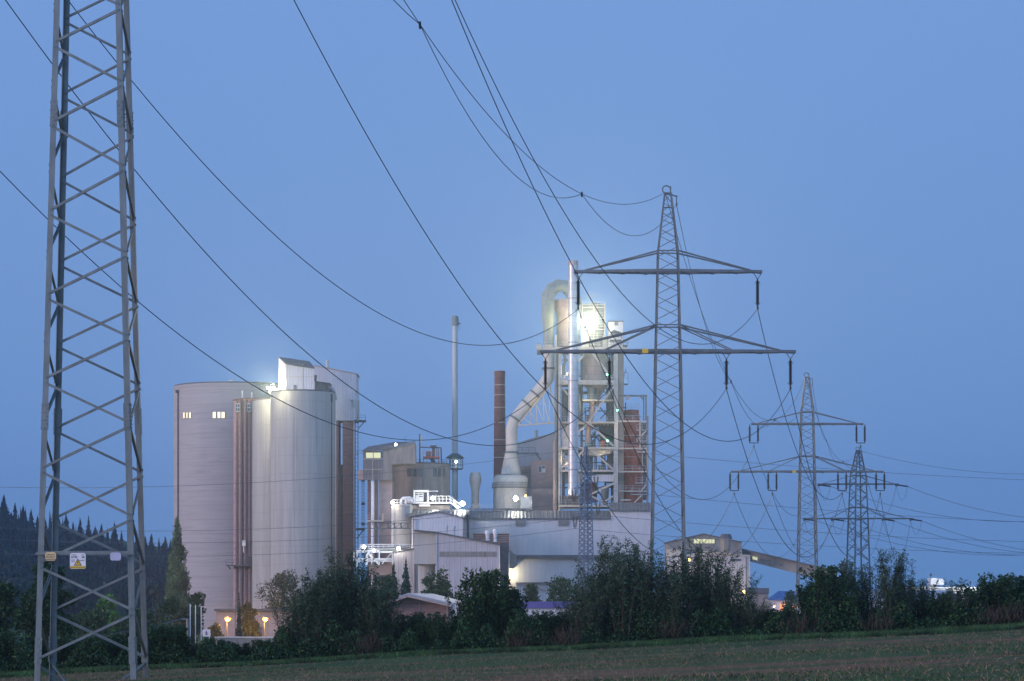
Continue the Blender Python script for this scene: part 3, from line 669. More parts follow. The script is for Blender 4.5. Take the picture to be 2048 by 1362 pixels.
def bulb(loc, label, r=.3, m='lamp_cool', power=400, colr=(1,.97,.9), polez=None, cat='lamp'):
    loc = Vector(loc); root = thing('wall_lamp' if polez is None else 'lamp', loc, label, cat)
    mb = MB(); mb.lathe(loc.x, loc.y, [(r*.35,loc.z-r*.9),(r*.85,loc.z-r*.5),(r,loc.z),(r*.8,loc.z+r*.55),(r*.3,loc.z+r*.9)], 12); mb.build('lamp_glass', M_[m], root, True)
    mb = MB(); mb.lathe(loc.x, loc.y, [(r*.4,loc.z+r*.9),(r*.5,loc.z+r*1.3),(r*.1,loc.z+r*1.5)], 8)
    if polez is not None: mb.bar((loc.x, loc.y+.5, polez), (loc.x, loc.y+.5, loc.z+r*1.4), .12); mb.bar((loc.x, loc.y+.5, loc.z+r*1.4), (loc.x, loc.y, loc.z+r*1.4), .1)
    mb.build('lamp_cap', M_['frame_dark'], root)
    o = point('lamp_light', (0,0,0), power, colr, None, r*1.1); o.parent = root; o.location = (0, -max(r*1.6, .9 if r < .1 else 0), 0)
    return root
def mushroom(u, v_top, v_bot, w_, Y, label, m='pale_duct', neck=.45, name='roof_vent', cat='roof vent', group='mushroom vents on the roofs'):
    x = X(u, Y); z0 = Z(v_bot, Y); z1 = Z(v_top, Y); h = z1 - z0; r = w_/2/F*Y
    root = thing(name, (x, Y, z0), label, cat, group)
    mb = MB(); mb.lathe(x, Y, [(r*neck*1.25, z0), (r*neck*1.2, z0+h*.06), (r*neck, z0+h*.08), (r*neck, z0+h*.5)], 20); mb.build('stem', M_[m], root, True)
    mb = MB(); mb.lathe(x, Y, [(r*neck*1.05, z0+h*.5), (r, z0+h*.80), (r*.97, z0+h*.84), (r*.74, z0+h)], 20); mb.build('cowl', M_[m], root, True)
    return root

# ------------------------------------------------------------ silos at the left
def silo(u0, u1, v_top, Y, m, label, rim=.35, roof='roof_dark', n=72):
    x = X((u0+u1)/2, Y); r = (u1-u0)/2/F*Y; zt = Z(v_top, Y)
    root = thing('silo', (x, Y, GZ), label, 'silo', 'concrete storage silos')
    mb = MB(); mb.lathe(x, Y, [(r, GZ-1), (r, zt-.5), (r*1.006, zt-.5), (r*1.006, zt)], n); mb.build('wall', M_[m], root, True)
    mb = MB(); mb.lathe(x, Y, [(r*.995, zt+.004), (r*.99, zt+rim), (r*.3, zt+rim+.5), (.1, zt+rim+.6)], n); mb.build('roof', M_[roof], root, True)
    return root, x, r, zt
def on_cyl(x0, Y0, r, u, extra=.02):
    """point on the near side of a cylinder that shows in column u"""
    k = (u - CX)/F; y = Y0 - r
    for _ in range(20):
        x = k*y; s = max(0, r*r - (x-x0)**2); y = Y0 - math.sqrt(s)
    n = Vector((k*y - x0, y - Y0, 0)).normalized(); return Vector((k*y, y, 0)) + n*extra, n
def cyl_window(root, cx_, cy_, r, u0, u1, v0, v1, m_pane, m_frame='frame_paint', fr=.09, cross=False):
    uc = (u0+u1)/2; p, n = on_cyl(cx_, cy_, r, uc); w_ = (u1-u0)/F*p.y; z0 = Z(v1, p.y); z1 = Z(v0, p.y); t = Vector((-n.y, n.x, 0))
    if t.x < 0: t = -t
    def slab(mb, a0, a1, b0, b1, d0, d1):
        vs = [p + t*a + n*d + Vector((0,0,z)) for d in (d0, d1) for (a, z) in ((a0,b0),(a1,b0),(a1,b1),(a0,b1))]
        mb.add(vs, [(0,1,2,3),(7,6,5,4),(0,4,5,1),(1,5,6,2),(2,6,7,3),(3,7,4,0)])
    fm = MB(); h = w_/2
    slab(fm, -h-fr, -h, z0-fr, z1+fr, -.3, .12); slab(fm, h, h+fr, z0-fr, z1+fr, -.3, .12); slab(fm, -h, h, z1, z1+fr, -.3, .12); slab(fm, -h, h, z0-fr, z0, -.3, .14)
    if cross: slab(fm, -.05, .05, z0, z1, -.05, .10); slab(fm, -h, h, (z0+z1)/2-.05, (z0+z1)/2+.05, -.05, .095)
    f = fm.build('window', M_[m_frame], root)
    pm = MB(); slab(pm, -h, h, z0, z1, -.25, .03); pm.build('pane', M_[m_pane], f)

ra, xa, r_a, za = silo(348, 592, 776, 655, 'conc_band', 'widest round concrete silo with two groups of three lit windows')
for (a, b) in ((366,371),(372.5,376.5),(378,383)): cyl_window(ra, xa, 655, r_a, a, b, 825, 836, 'glass_lit')
for (a, b) in ((425.5,432),(435,441),(443,449.5)): cyl_window(ra, xa, 655, r_a, a, b, 824, 836, 'glass_lit')
p_, n_ = on_cyl(xa, 655, r_a, 357.5, .25); mb = MB(); mb.cyl((p_.x,p_.y,GZ),(p_.x,p_.y,Z(783,p_.y)),.16,n=8); mb.box(p_.x-.55,p_.x+.25,p_.y-.3,p_.y+.3,Z(786,p_.y),Z(780,p_.y)); mb.build('drainpipe', M_['frame_dark'], ra)
mushroom(464, 760, 773, 13, 652, 'grey globe vent on the flat roof of the widest silo', 'green_grey', .75)
mb = MB()
for k in range(9):
    t = k/8*math.pi; 
    if k < 8: mb.bar((X(512,640)+math.cos(math.pi-t)*1.0 + k*.0, 640, Z(776,640)+1.6*math.sin(t)), (X(512,640)+math.cos(math.pi-t-math.pi/8)*1.0, 640, Z(776,640)+1.6*math.sin(t+math.pi/8)), .08)
mb.rail(P(512,776,640), P(538,776,640), 1.6); mb.build('railing', M_['frame_dark'], ra)

# rose brick stair tower with pilasters and dark pipes
def stair_tower():
    Y = 622; x0, x1 = X(467,Y), X(509,Y); zt = Z(797,Y)
    root = thing('stair_tower', ((x0+x1)/2, Y, GZ), 'narrow rose coloured stair tower with dark downpipes between the silos', 'tower')
    mb = MB(); mb.box(x0+.3, x1, Y, Y+7, GZ-1, zt); mb.build('wall', M_['stair_brick'], root)
    for (a, b) in ((467,475),(478,482.5),(487,492.5),(496,501)):
        xm, r = X((a+b)/2,Y), (b-a)/2/F*Y; mb = MB(); mb.lathe(xm, Y, [(r,GZ),(r,zt-.6)], 14); mb.build('pilaster', M_['stair_brick'], root, True)
    for (u, w_) in ((474.5,1.5),(484,4.5),(494.3,2.2),(505,1.8)):
        mb = MB(); mb.cyl((X(u,Y), Y-.35, GZ), (X(u,Y), Y-.35, zt-.3), w_/2/F*Y, n=8); mb.build('downpipe', M_['frame_dark'], root)
    mb = MB(); mb.pprism([(466,799.5),(473,797),(487,795.5),(535,795),(535,801),(512,804),(500,806),(500,797.6),(487,797.5),(474,799),(466,801.5)], Y-.7, 8); mb.build('coping', M_['brick_dark'], root)
    for (a,b) in ((472,479),(495,501.5)):
        f = MB(); f.pbox(a-.5,b+.5,807,823.5,Y-.95,.45); fo = f.build('window', M_['white_paint'], root)
        g = MB(); m_=(a+b)/2
        for (c,d) in ((a,m_-.4),(m_+.4,b)):
            for (e,h) in ((808,814.5),(815.4,822.5)): g.pbox(c,d,e,h,Y-1.0,.04)
        g.build('pane', M_['glass_dim'], fo)
    mb = MB(); Yp = Y-2.2
    mb.box(X(452,Yp), X(508,Yp), Yp, Y+1, Z(1132,Yp), Z(1129.5,Yp)); 
    for u in (456,468,480,492,503): mb.bar(P(u,1132,Yp), P(u+5,1138,Y), .18)
    pl = mb.build('platform', M_['frame_dark'], root)
    mb = MB(); mb.rail(P(452,1129.5,Yp), P(508,1129.5,Yp), 1.2); mb.build('railing', M_['frame_dark'], pl)
    mb = MB(); mb.pbox(497,506,1112,1130,Yp+.4,1.4); mb.build('control_cabinet', M_['frame_dark'], root)
    mb = MB(); mb.pbox(484.5,491,1081,1092,Y-1.4,.9); mb.pbox(486,488,1092,1105,Y-1.1,.3); mb.build('junction_box', M_['white_paint'], root)
    for u, v0 in ((484.5,781),(503.5,786)):
        mb = MB(); x = X(u,Y-.2); mb.lathe(x, Y, [(.32,Z(795,Y)),(.12,Z(793,Y)),(.12,Z(789,Y)),(.24,Z(785,Y)),(.2,Z(v0,Y))],10); mb.build('roof_spout', M_['white_paint'], root, True)
stair_tower()
rb, xb, r_b, zb_ = silo(505, 640, 804, 618, 'conc_streak', 'round grey silo beside the rose stair tower, washed yellow by a floodlight')
rc, xc, r_c, zc_ = silo(541, 671, 787, 600, 'conc_streak', 'tall round front silo carrying the white penthouse shed')
for u in (662, 668.5):
    p_, n_ = on_cyl(xc, 600, r_c, min(u, 668), .2)
    if u > 665: p_ = Vector((X(670.5,600), 600, 0))
    mb = MB(); mb.tube([(p_.x,p_.y,GZ),(p_.x,p_.y,Z(800,600)),(p_.x-.5,p_.y,Z(785,600)),(p_.x-1.3,p_.y+.2,Z(776,600))], .22 if u > 665 else .1, 8); mb.build('riser_pipe', M_['white_paint' if u > 665 else 'frame_dark'], rc, True)

def penthouse():
    Y = 596; root = thing('penthouse_shed', (X(600,Y), Y, Z(786,Y)), 'white clad shed with stepped sloping roofs on top of the front silo', 'shed')
    def slab(poly, Yf, dep, m, name): mb = MB(); mb.pprism(poly, Yf, dep); return mb.build(name, M_[m], root)
    # main body: its left end juts towards the floodlight
    body = MB(); Yf = Y
    body.add([P(572,727,Yf),P(628,736,Yf),P(628,784.5,Yf),P(572,784.5,Yf),  P(557,715,Yf+9),P(618,724,Yf+9),P(618,784.5,Yf+9),P(557,784.5,Yf+9)],
             [(3,2,1,0),(4,5,6,7),(0,1,5,4),(2,3,7,6),(7,3,0,4),(1,2,6,5)])
    body.build('wall', M_['clad_white'], root)
    rf = MB(); rf.add([P(571,726,Yf-.3),P(629,735,Yf-.3),P(629,737.5,Yf-.3),P(571,728.5,Yf-.3), P(557,713.5,Yf+9.3),P(619,722.5,Yf+9.3),P(619,724,Yf+9.3),P(557,715,Yf+9.3)],
             [(3,2,1,0),(4,5,6,7),(0,1,5,4),(7,3,0,4),(1,2,6,5),(2,3,7,6)]); rf.build('roof', M_['roof_dark'], root)
    slab([(577,721),(619,729.5),(619,735.5),(577,727.5)], Yf+5, 4, 'clad_white', 'clerestory'); slab([(576,719),(620,727.3),(620,729.5),(576,721)], Yf+4.8, 4.4, 'roof_dark', 'clerestory_roof')
    mb = MB(); mb.pbox(587,593,770,779,Yf-.15,.15); mb.build('hatch', M_['louvre'], root)
    mb = MB(); mb.pbox(585.5,594,779.5,782.5,Yf-.5,.5); mb.pbox(605,606,728,784,Yf-.08,.08); mb.pbox(572,628,753,754,Yf-.07,.07); mb.build('trim', M_['frame_paint'], root)
    slab([(629.5,763),(659,767.5),(659,786),(629.5,786)], Yf+2, 6, 'clad_grey', 'annex'); slab([(629,761.5),(660,766),(660,768),(629,763.5)], Yf+1.8, 6.4, 'roof_dark', 'annex_roof')
    slab([(628.8,750),(632.5,750),(631.5,762),(628.8,762)], Yf+3, 2, 'frame_dark', 'filter_box')
    mb = MB(); mb.tube([P(659,775,Yf+4),P(664,778,Yf+4),P(668,786,Yf+4),P(670.5,800,Yf+4)], .5, 10); mb.build('chute', M_['galv'], root, True)
    mb = MB(); mb.pbox(650,665,787,803,Yf+.5,2.0); mb.build('landing', M_['frame_dark'], root)
    mb = MB(); mb.pprism([(505,804),(541,800),(541,788),(556,776),(572,784),(572,787),(541,787.5)],Yf+8,4); 
    mb = MB(); mb.pbox(538,572,777,786,Yf+7,3); mb.build('link_bridge', M_['clad_white'], root)
penthouse()
flood(P(541,776,592), P(900,700,470), 'glaring floodlight mast head between the two front silos beside the white shed', .9, n=2, power=1500, colr=(1,.93,.62), pole=2.0)
_l = point('lamp_light', (0,0,0), 4600, (1,.93,.62), size=.4)
_s = point('lamp_light', (0,0,0), 180000, (1,.74,.32), size=.5, spot=R(56), aim=(0,10,0))
_s.parent = bpy.data.objects['floodlight']; _s.location = (0, -.7, .2); _s.rotation_euler = (R(-90), 0, 0)
# added wash light for the rear silo, kept a child of the small floodlight
wl = flood(P(546,768,601), P(562,752,602), 'small floodlight beside the glaring one, turned to the white shed', .5, n=1, power=3200, colr=(1,.94,.66), pole=2.0)
_l.parent = wl; _l.location = P(531,790,604.5) - Vector(wl.location)

def white_tower():
    Y = 612; root = thing('elevator_tower', (X(685,Y), Y, GZ), 'tall white clad tower head on dark brick legs behind the front silo', 'tower')
    mb = MB(); mb.pprism([(628,731),(713,748),(713,841),(628,841)], Y, 9); mb.build('wall', M_['clad_white'], root)
    mb = MB(); mb.pprism([(627,729.5),(715,746.8),(715,748.8),(627,731.5)], Y-.2, 9.4); mb.build('roof', M_['conc_pink'], root)
    for (a, b, n_) in ((685,706.5,'leg'),(671,677,'leg')): mb = MB(); mb.pbox(a,b,841,1300,Y+.5,8); mb.build('leg', M_['brick_dark'], root)
    mb = MB(); mb.pbox(677,684,929,1300,Y+3,5); mb.build('infill_wall', M_['clad_beige'], root)
    mb = MB(); mb.pbox(707,709,780,1300,Y-.2,.4); mb.build('corner_pipe', M_['white_paint'], root)
    mb = MB(); mb.tube([P(702,800,Y-.3),P(707,800,Y-.5),P(709,808,Y-.6),P(709,815,Y-.6)], .25, 8); mb.build('elbow_pipe', M_['green_grey'], root, True)
    mb = MB(); mb.pbox(714,718,800,842,Y+2,2); mb.build('service_duct', M_['clad_beige'], root)
    mb = MB()
    for u in (710.5, 716): mb.bar(P(u,842,Y), P(u,1300,Y), .18)
    for k in range(46): v = 845 + k*8; mb.bar(P(710.5,v,Y), P(716,v,Y), .1)
    mb.build('ladder', M_['frame_dark'], root)
    mb = MB(); mb.pbox(708,731,840,843,Y-1,3); mb.bar(P(729,843,Y-.5), P(716,858,Y-.5), .2); mb.pbox(712,729,1056,1060,Y-1,2.5); mb.bar(P(727,1060,Y-.5), P(714,1076,Y-.5), .25); pl = mb.build('platform', M_['frame_dark'], root)
    mb = MB(); mb.rail(P(714,840,Y-1), P(731,840,Y-1), 1.2); mb.rail(P(714,911,Y-1), P(726,911,Y-1), 1.2); mb.build('railing', M_['frame_dark'], pl)
    mb = MB()
    for u in (724, 728): mb.bar(P(u,950,Y+6), P(u,1300,Y+6), .12)
    for k in range(40): mb.bar(P(724,955+k*6,Y+6), P(728,955+k*6,Y+6), .08)
    for v in (958,1005,1045): mb.pbox(722.5,729.5,v,v+5,Y+5.6,1)
    mb.build('cat_ladder', M_['green_dark'], root)
white_tower()
mushroom(654.5, 720, 735, 8, 614, 'small pale vent on the sloping roof of the white tower', 'green_grey', .7)

# ------------------------------------------------------------ middle group
def machine_house():
    Y = 585; root = thing('machine_house', (X(775,Y), Y, GZ), 'grey shed with one sloping roof and a yellow lit window, raised on columns', 'building')
    mb = MB(); mb.add([P(726,902,Y),P(766,902,Y),P(766,960,Y),P(726,960,Y), P(727,902,Y+8),P(766,902,Y+8),P(766,960,Y+8),P(727,960,Y+8)], [(3,2,1,0),(4,5,6,7),(7,3,0,4),(2,3,7,6),(0,1,5,4),(1,2,6,5)]); mb.build('front_wall', M_['clad_grey'], root)
    mb = MB(); mb.pprism([(766.3,901),(830,884.5),(830,927),(800,927),(783,929),(783,960),(766.3,960)], Y+.05, 9); mb.build('side_wall', M_['clad_weather'], root)
    mb = MB(); mb.add([P(724,902.5,Y-.4),P(767,901,Y-.4),P(831,883,Y-.4),P(824,885,Y+11),P(790,889,Y+11),P(736,898,Y+11), P(724,901,Y-.4),P(767,899.3,Y-.4),P(831,881.5,Y-.4),P(824,883.5,Y+11),P(790,884,Y+11),P(736,893,Y+11)],
        [(0,1,7,6),(1,2,8,7),(2,3,9,8),(3,4,10,9),(4,5,11,10),(5,0,6,11),(6,7,8,9),(6,9,10,11)]); mb.build('roof', M_['roof_dark'], root)
    f = MB(); f.pbox(731,762,904.3,917,Y-.12,.1); fo = f.build('window', M_['frame_dark'], root)
    g = MB()
    for k in range(2): g.pbox(732+k*15.2, 746+k*15.2, 905.2, 916, Y-.17, .04)
    g.build('pane', M_['glass_dimlit'], fo)
    mb = MB(); mb.pbox(727,765,917,918.5,Y-.1,.1); mb.pbox(727,765,938,939,Y-.1,.1); mb.pbox(745,746,902,960,Y-.12,.1); mb.build('trim', M_['frame_paint'], root)
    mb = MB(); mb.pbox(757,784,960,1300,Y+2,9); mb.build('core_wall', M_['conc_pink'], root)
    mb = MB(); mb.pbox(735,741,960,1300,Y+3,1.2); mb.pbox(748.5,755,960,1300,Y+3,1.2); mb.build('column', M_['brick_dark'], root)
    mb = MB(); mb.cyl(P(745.5,962,Y+.9), P(745.5,1300,Y+.9), 3.2/F*Y, n=14); mb.build('white_pipe', M_['white_paint'], root, True)
    mb = MB(); mb.cyl(P(751.5,962,Y+.9), P(751.5,1300,Y+.9), 1.6/F*Y, n=10); mb.build('green_pipe', M_['green_dark'], root, True)
    mb = MB(); mb.pbox(734,767,1040.5,1043,Y-.8,2.4); pl = mb.build('platform', M_['frame_paint'], root)
    mb = MB(); mb.rail(P(734,1040.5,Y-.8), P(748,1040.5,Y-.8), 1.1); mb.pbox(764,767,1027,1041,Y-.5,.4); mb.build('railing', M_['frame_paint'], pl)
    mb = MB(); mb.box(X(716,Y+2), X(727,Y+2), Y+2, Y+6, Z(959,Y+2), Z(940,Y+2)); mb.build('side_box', M_['conc_pink'], root)
    mb = MB(); mb.bar(P(810.5,884,Y+3), P(810.5,872,Y+3), .07); mb.build('antenna', M_['frame_dark'], root)
machine_house()
bulb(P(791.5,889,582), 'small bright lamp on the dark sloping roof of the raised grey shed', .30, power=60)
def grey_silo():
    Y = 606; x = X(842,Y); r = 58.5/F*Y; zt = Z(930,Y)
    root = thing('grey_silo', (x, Y, GZ), 'squat grey concrete silo with stained windows under its roof edge', 'silo')
    mb = MB(); mb.lathe(x, Y, [(r,GZ-1),(r,zt-.3),(r*1.01,zt-.3),(r*1.01,zt)], 28, .1); mb.build('wall', M_['conc_grey'], root, True)
    mb = MB(); mb.lathe(x, Y, [(r*1.0,zt),(r*1.0,zt+.25),(.2,zt+.3)], 28, .1); mb.build('roof', M_['roof_dark'], root)
    for (a,b) in ((815,821.5),(826.5,833),(838.5,845),(868,873),(877,882),(885.5,889)): cyl_window(root, x, Y, r, a, b, 937, 953, 'glass_dim', 'conc_grey', cross=False)
    mb = MB(); mb.rail(P(830,929,Y-r*.8), P(900,929,Y-r*.3), 1.2); mb.build('railing', M_['green_dark'], root)
    mb = MB(); mb.cyl(P(839.5,928,Y-3), P(839.5,868,Y-3), .16, n=8); mb.bar(P(839.5,894.5,Y-3), P(882,895.5,Y-3), .28); mb.bar(P(882,895,Y-3), P(883,927,Y-3), .3); mb.build('pipe_frame', M_['frame_dark'], root)
    mb = MB(); mb.cyl(P(842.5,885,Y-3), P(842.5,871,Y-3), .22, n=8); mb.build('aerial', M_['green_grey'], root)
    mb = MB(); mb.pbox(846,879,913,915.5,Y-4,4); mb.rail(P(846,913,Y-4), P(879,913,Y-4), 1.3, .1); mb.pbox(846,848,913,929,Y-4,.3); mb.pbox(877,878.5,913,929,Y-4,.3); mb.build('machine_stand', M_['orange_paint'], root)
    mb = MB(); mb.pbox(852,862,903,912.5,Y-2.5,2.5); mb.pbox(864,870,892,912.5,Y-2.2,1.6); mb.pbox(860,873,890.5,893,Y-2.5,2); mb.pbox(873,874.5,897,913,Y-3,.3); mb.pbox(876,877.5,897,913,Y-3,.3); mb.bar(P(857,915,Y-2.8), P(866,915,Y-2.8), .5); mb.bar(P(863,916,Y-2.8), P(868,926,Y-2.8), 1.0); mb.build('crane_machine', M_['galv_far'], root)
    for (u, v) in ((886,922),(893,920),(899,917)): mb = MB(); mb.bar(P(u,930,Y-2), P(u,v,Y-2), .12); mb.build('post', M_['green_dark'], root)
grey_silo()
def mast_chimney():
    Y = 630; x = X(910,Y); root = thing('chimney', (x, Y, GZ), 'slender grey-green steel chimney with a cone collar and caged platform halfway', 'chimney')
    r = 6.3/F*Y
    mb = MB(); mb.lathe(x, Y, [(r*.95,GZ),(r*.95,Z(920,Y)),(r*.95,Z(907,Y)),(r*.85,Z(700,Y)),(r*.82,Z(652,Y))], 24); mb.build('flue', M_['green_grey'], root, True)
    mb = MB(); mb.lathe(x, Y, [(r*.84,Z(652,Y)),(r*.98,Z(650,Y)),(r*.98,Z(636,Y)),(r*.86,Z(632,Y))], 24); mb.build('flue_tip', M_['duct_grey'], root, True)
    mb = MB(); mb.bar(P(916,647,Y), P(921,647,Y), .5, .3); mb.bar(P(916,633,Y), P(918.5,660,Y), .12); mb.build('tip_bracket', M_['frame_dark'], root)
    mb = MB(); mb.lathe(x, Y, [(18.5/F*Y,Z(916.5,Y)),(18.5/F*Y,Z(915,Y)),(r*1.05,Z(907,Y))], 10); mb.build('collar', M_['green_dark'], root)
    mb = MB(); R_ = 13/F*Y; mb.lathe(x+.35, Y, [(R_,Z(939,Y)),(R_,Z(937,Y))], 14); pl = mb.build('platform', M_['green_dark'], root)
    mb = MB()
    for k in range(14):
        a = 2*math.pi*k/14; b = a + 2*math.pi/14; pa = Vector((x+.35+R_*math.cos(a), Y+R_*math.sin(a), Z(937,Y))); pb = Vector((x+.35+R_*math.cos(b), Y+R_*math.sin(b), Z(937,Y)))
        mb.bar(pa, pa+Vector((0,0,2.4)), .09)
        for h in (.8,1.6,2.4): mb.bar(pa+Vector((0,0,h)), pb+Vector((0,0,h)), .07)
    mb.build('cage', M_['green_dark'], pl)
mast_chimney()
bulb(P(912.5,923.5,627.6), 'tiny white lamp in the cage of the slender grey chimney', .28, power=40)
mushroom(950.5, 945, 1017, 25, 612, 'large pale mushroom shaped exhaust standing alone on the hall roof', 'pale_duct', .60, 'exhaust_cowl', 'exhaust', None)
def brick_chimney():
    Y = 690; x = X(999.5,Y); k = 1/F*Y
    root = thing('chimney', (x, Y, GZ), 'dark red brick chimney with faint iron hoops beside the white bent duct', 'chimney')
    mb = MB(); mb.lathe(x, Y, [(13.4*k,GZ),(12.8*k,Z(1017,Y)),(10.6*k,Z(752,Y)),(11.2*k,Z(750,Y)),(11.2*k,Z(742.5,Y)),(10.2*k,Z(742,Y))], 32); mb.build('stack', M_['brick_red'], root, True)
    for v in (770,790,815,845,880,915,950,985):
        r = lerp(10.6,12.8,(v-752)/265)*k*1.015; mb = MB(); mb.lathe(x, Y, [(r,Z(v+.8,Y)),(r,Z(v-.4,Y))], 32); mb.build('hoop', M_['frame_paint'], root)
brick_chimney()

# conditioning vessel, great bent duct
def big_duct():
    Y = 606; k = 1/F*Y
    root = thing('gas_duct', (X(1022,Y), Y, Z(950,Y)), 'huge pale bent gas duct climbing from a cone to a hooked bend above the tower', 'duct')
    mb = MB(); mb.lathe(X(1022,Y), Y, [(20.5*k,Z(952,Y)),(20.5*k,Z(950,Y)),(12.6*k,Z(908,Y)),(12.2*k,Z(904,Y))], 32); mb.build('cone', M_['pale_duct'], root, True)
    path = [(1023.5,906,12),(1023,880,11.6),(1023,862,11.4),(1025,850,11.4),(1030,838,11.5),(1038,827,11.8),(1050,813,12),(1064,797,12),(1078,781,12),(1090,766,12),(1096,756,11.6),(1098,745,11),(1098,725,10.4),(1097,690,10.4)]
    mb = MB(); mb.tube([P(u,v,Y) for u,v,_ in path], [r*k for _,_,r in path], 24); mb.build('lower_run', M_['pale_duct'], root, True)
    path = [(1097,692,10.0),(1097,668,10.6),(1096.5,640,12.5),(1096,612,13.2),(1096,592,13.2),(1103,578,13),(1117,570,12.6),(1130,571,12.4),(1141,584,12.2),(1148,602,12),(1150,640,11)]
    ps = [Vector(P(u,v,Y)) for u,v,_ in path]
    for i in range(5, 11): ps[i].y += (i-4)*.25
    mb = MB(); mb.tube(ps, [r*k for _,_,r in path], 24); mb.build('hooked_bend', M_['duct_grey'], root, True)
    for (u,v,du,dv_) in ((1023,905,0,1),(1031,838,-.55,.8),(1054,808,-.66,.75),(1071,789,-.66,.75),(1097,737,0,1)):
        c = P(u,v,Y); d_ = Vector((du,0,-dv_)).normalized(); mb = MB(); mb.cyl(c-d_*.22, c+d_*.22, 13.8*k, n=24); mb.build('flange', M_['galv_far'], root, True)
    mb = MB()    # triangular truss that carries the run
    for yy in (Y-1.0, Y+1.6):
        for a, b in (((1035,851),(1117,845)),((1035,850),(1100,772)),((1100,772),(1117,845)),((1100,772),(1098,848)),((1086,790),(1088,848)),((1086,790),(1098,847)),((1072,805),(1074,848)),((1072,806),(1088,847)),((1060,820),(1062,849)),((1060,821),(1074,848)),((1048,836),(1062,848)),((1100,772),(1111,846))):
            mb.bar(P(*a,yy), P(*b,yy), .32 if a == (1035,851) or b == (1100,772) else .17)
    mb.build('support_truss', M_['frame_paint'], root)
    mb = MB(); mb.box(X(1003,Y), X(1021,Y), Y-3.2, Y-2.2, Z(950,Y), Z(938,Y)); mb.build('inspection_box', M_['galv'], root)
    # light catching ribs are real stiffeners
big_duct()
def vessel():
    Y = 606; k = 1/F*Y; x = X(1021,Y); root = thing('cooling_vessel', (x, Y, GZ), 'wide round pale vessel house with a railed rim at the foot of the bent duct', 'vessel')
    mb = MB(); mb.lathe(x, Y, [(33*k,GZ),(33*k,Z(976,Y)),(34.6*k,Z(976,Y)),(34.6*k,Z(957,Y)),(31*k,Z(952,Y)),(20*k,Z(950,Y))], 40); mb.build('wall', M_['pale_duct'], root, True)
    mb = MB(); n = 26; rr = 36.5*k
    for q in range(n):
        a = math.pi + math.pi*q/n; b = a + math.pi/n; pa = Vector((x+rr*math.cos(a), Y+rr*math.sin(a), Z(976,Y))); pb = Vector((x+rr*math.cos(b), Y+rr*math.sin(b), Z(976,Y)))
        mb.bar(pa, pa+Vector((0,0,1.2)), .08); mb.bar(pa+Vector((0,0,1.2)), pb+Vector((0,0,1.2)), .08); mb.bar(pa+Vector((0,0,.6)), pb+Vector((0,0,.6)), .06); mb.bar(pa, pb, .3, .2)
    mb.build('railing', M_['galv_far'], root)
    f = MB(); Yf = Y-33*k-.3; f.pbox(1009,1022,991,1016,Yf-.5,.5); f.build('door_recess', M_['frame_paint'], root)
    mb = MB(); mb.pbox(1041,1064,993,1020,Yf-1.4,3); mb.build('control_cabin', M_['galv'], root)
vessel()
bulb(P(1031.5,997,594), 'glaring white lamp by the small grey cabin at the foot of the round vessel', .55, 'lamp_white', power=1900, colr=(1,.98,.80))
bulb(P(1051.5,991,594), 'dim warm lamp above the small grey cabin', .3, 'lamp_sodium', power=60, colr=(1,.8,.5))
def back_house():
    Y = 628; root = thing('mill_building', (X(1080,Y), Y, GZ), 'pale clad mill building with a sloping top edge behind the bent duct', 'building')
    mb = MB(); mb.pprism([(1035,888),(1060,879),(1117,864),(1117,1300),(1035,1300)], Y, 10); mb.build('wall', M_['clad_hall'], root)
    mb = MB(); mb.pprism([(1034,886.8),(1060,877.8),(1118,862.8),(1118,865),(1060,880),(1034,889)], Y-.2, 10.4); mb.build('roof_edge', M_['frame_paint'], root)
    mb = MB(); Yb = Y-10; mb.pprism([(1062,922),(1105,920),(1105,1300),(1062,1300)], Yb, 6); mb.build('pink_annex', M_['conc_pink'], root)
    f = MB(); f.pbox(1076,1091,931,945,Yb-.1,.12); fo = f.build('window', M_['white_paint'], root); g = MB(); g.pbox(1077,1083,932,944,Yb-.15,.04); g.pbox(1084,1090,932,937,Yb-.15,.04); g.build('pane', M_['glass_dim'], fo)
    mb = MB(); mb.pbox(1040,1062,932,975,Yb+1,4); mb.build('dark_bay', M_['clad_weather'], root)
    mb = MB(); mb.pbox(1004,1077,905,907.5,Yb+1,2); mb.bar(P(1072,907,Yb+1), P(1082,920,Yb+1), .4); pl = mb.build('gangway', M_['galv_far'], root)
    mb = MB(); mb.rail(P(1004,905,Yb+1), P(1071,905,Yb+1), 1.2); mb.rail(P(1046,950,Yb+.8), P(1062,950,Yb+.8), 1.2); mb.build('railing', M_['frame_dark'], pl)
    mb = MB(); mb.pbox(1058,1110,977,1300,Yb-6,5); mb.build('lower_block', M_['conc_pink'], root)
back_house()
mushroom(1072.5, 860, 875, 8, 632, 'little pale vent on the sloping edge of the mill building', 'pale_duct', .7)

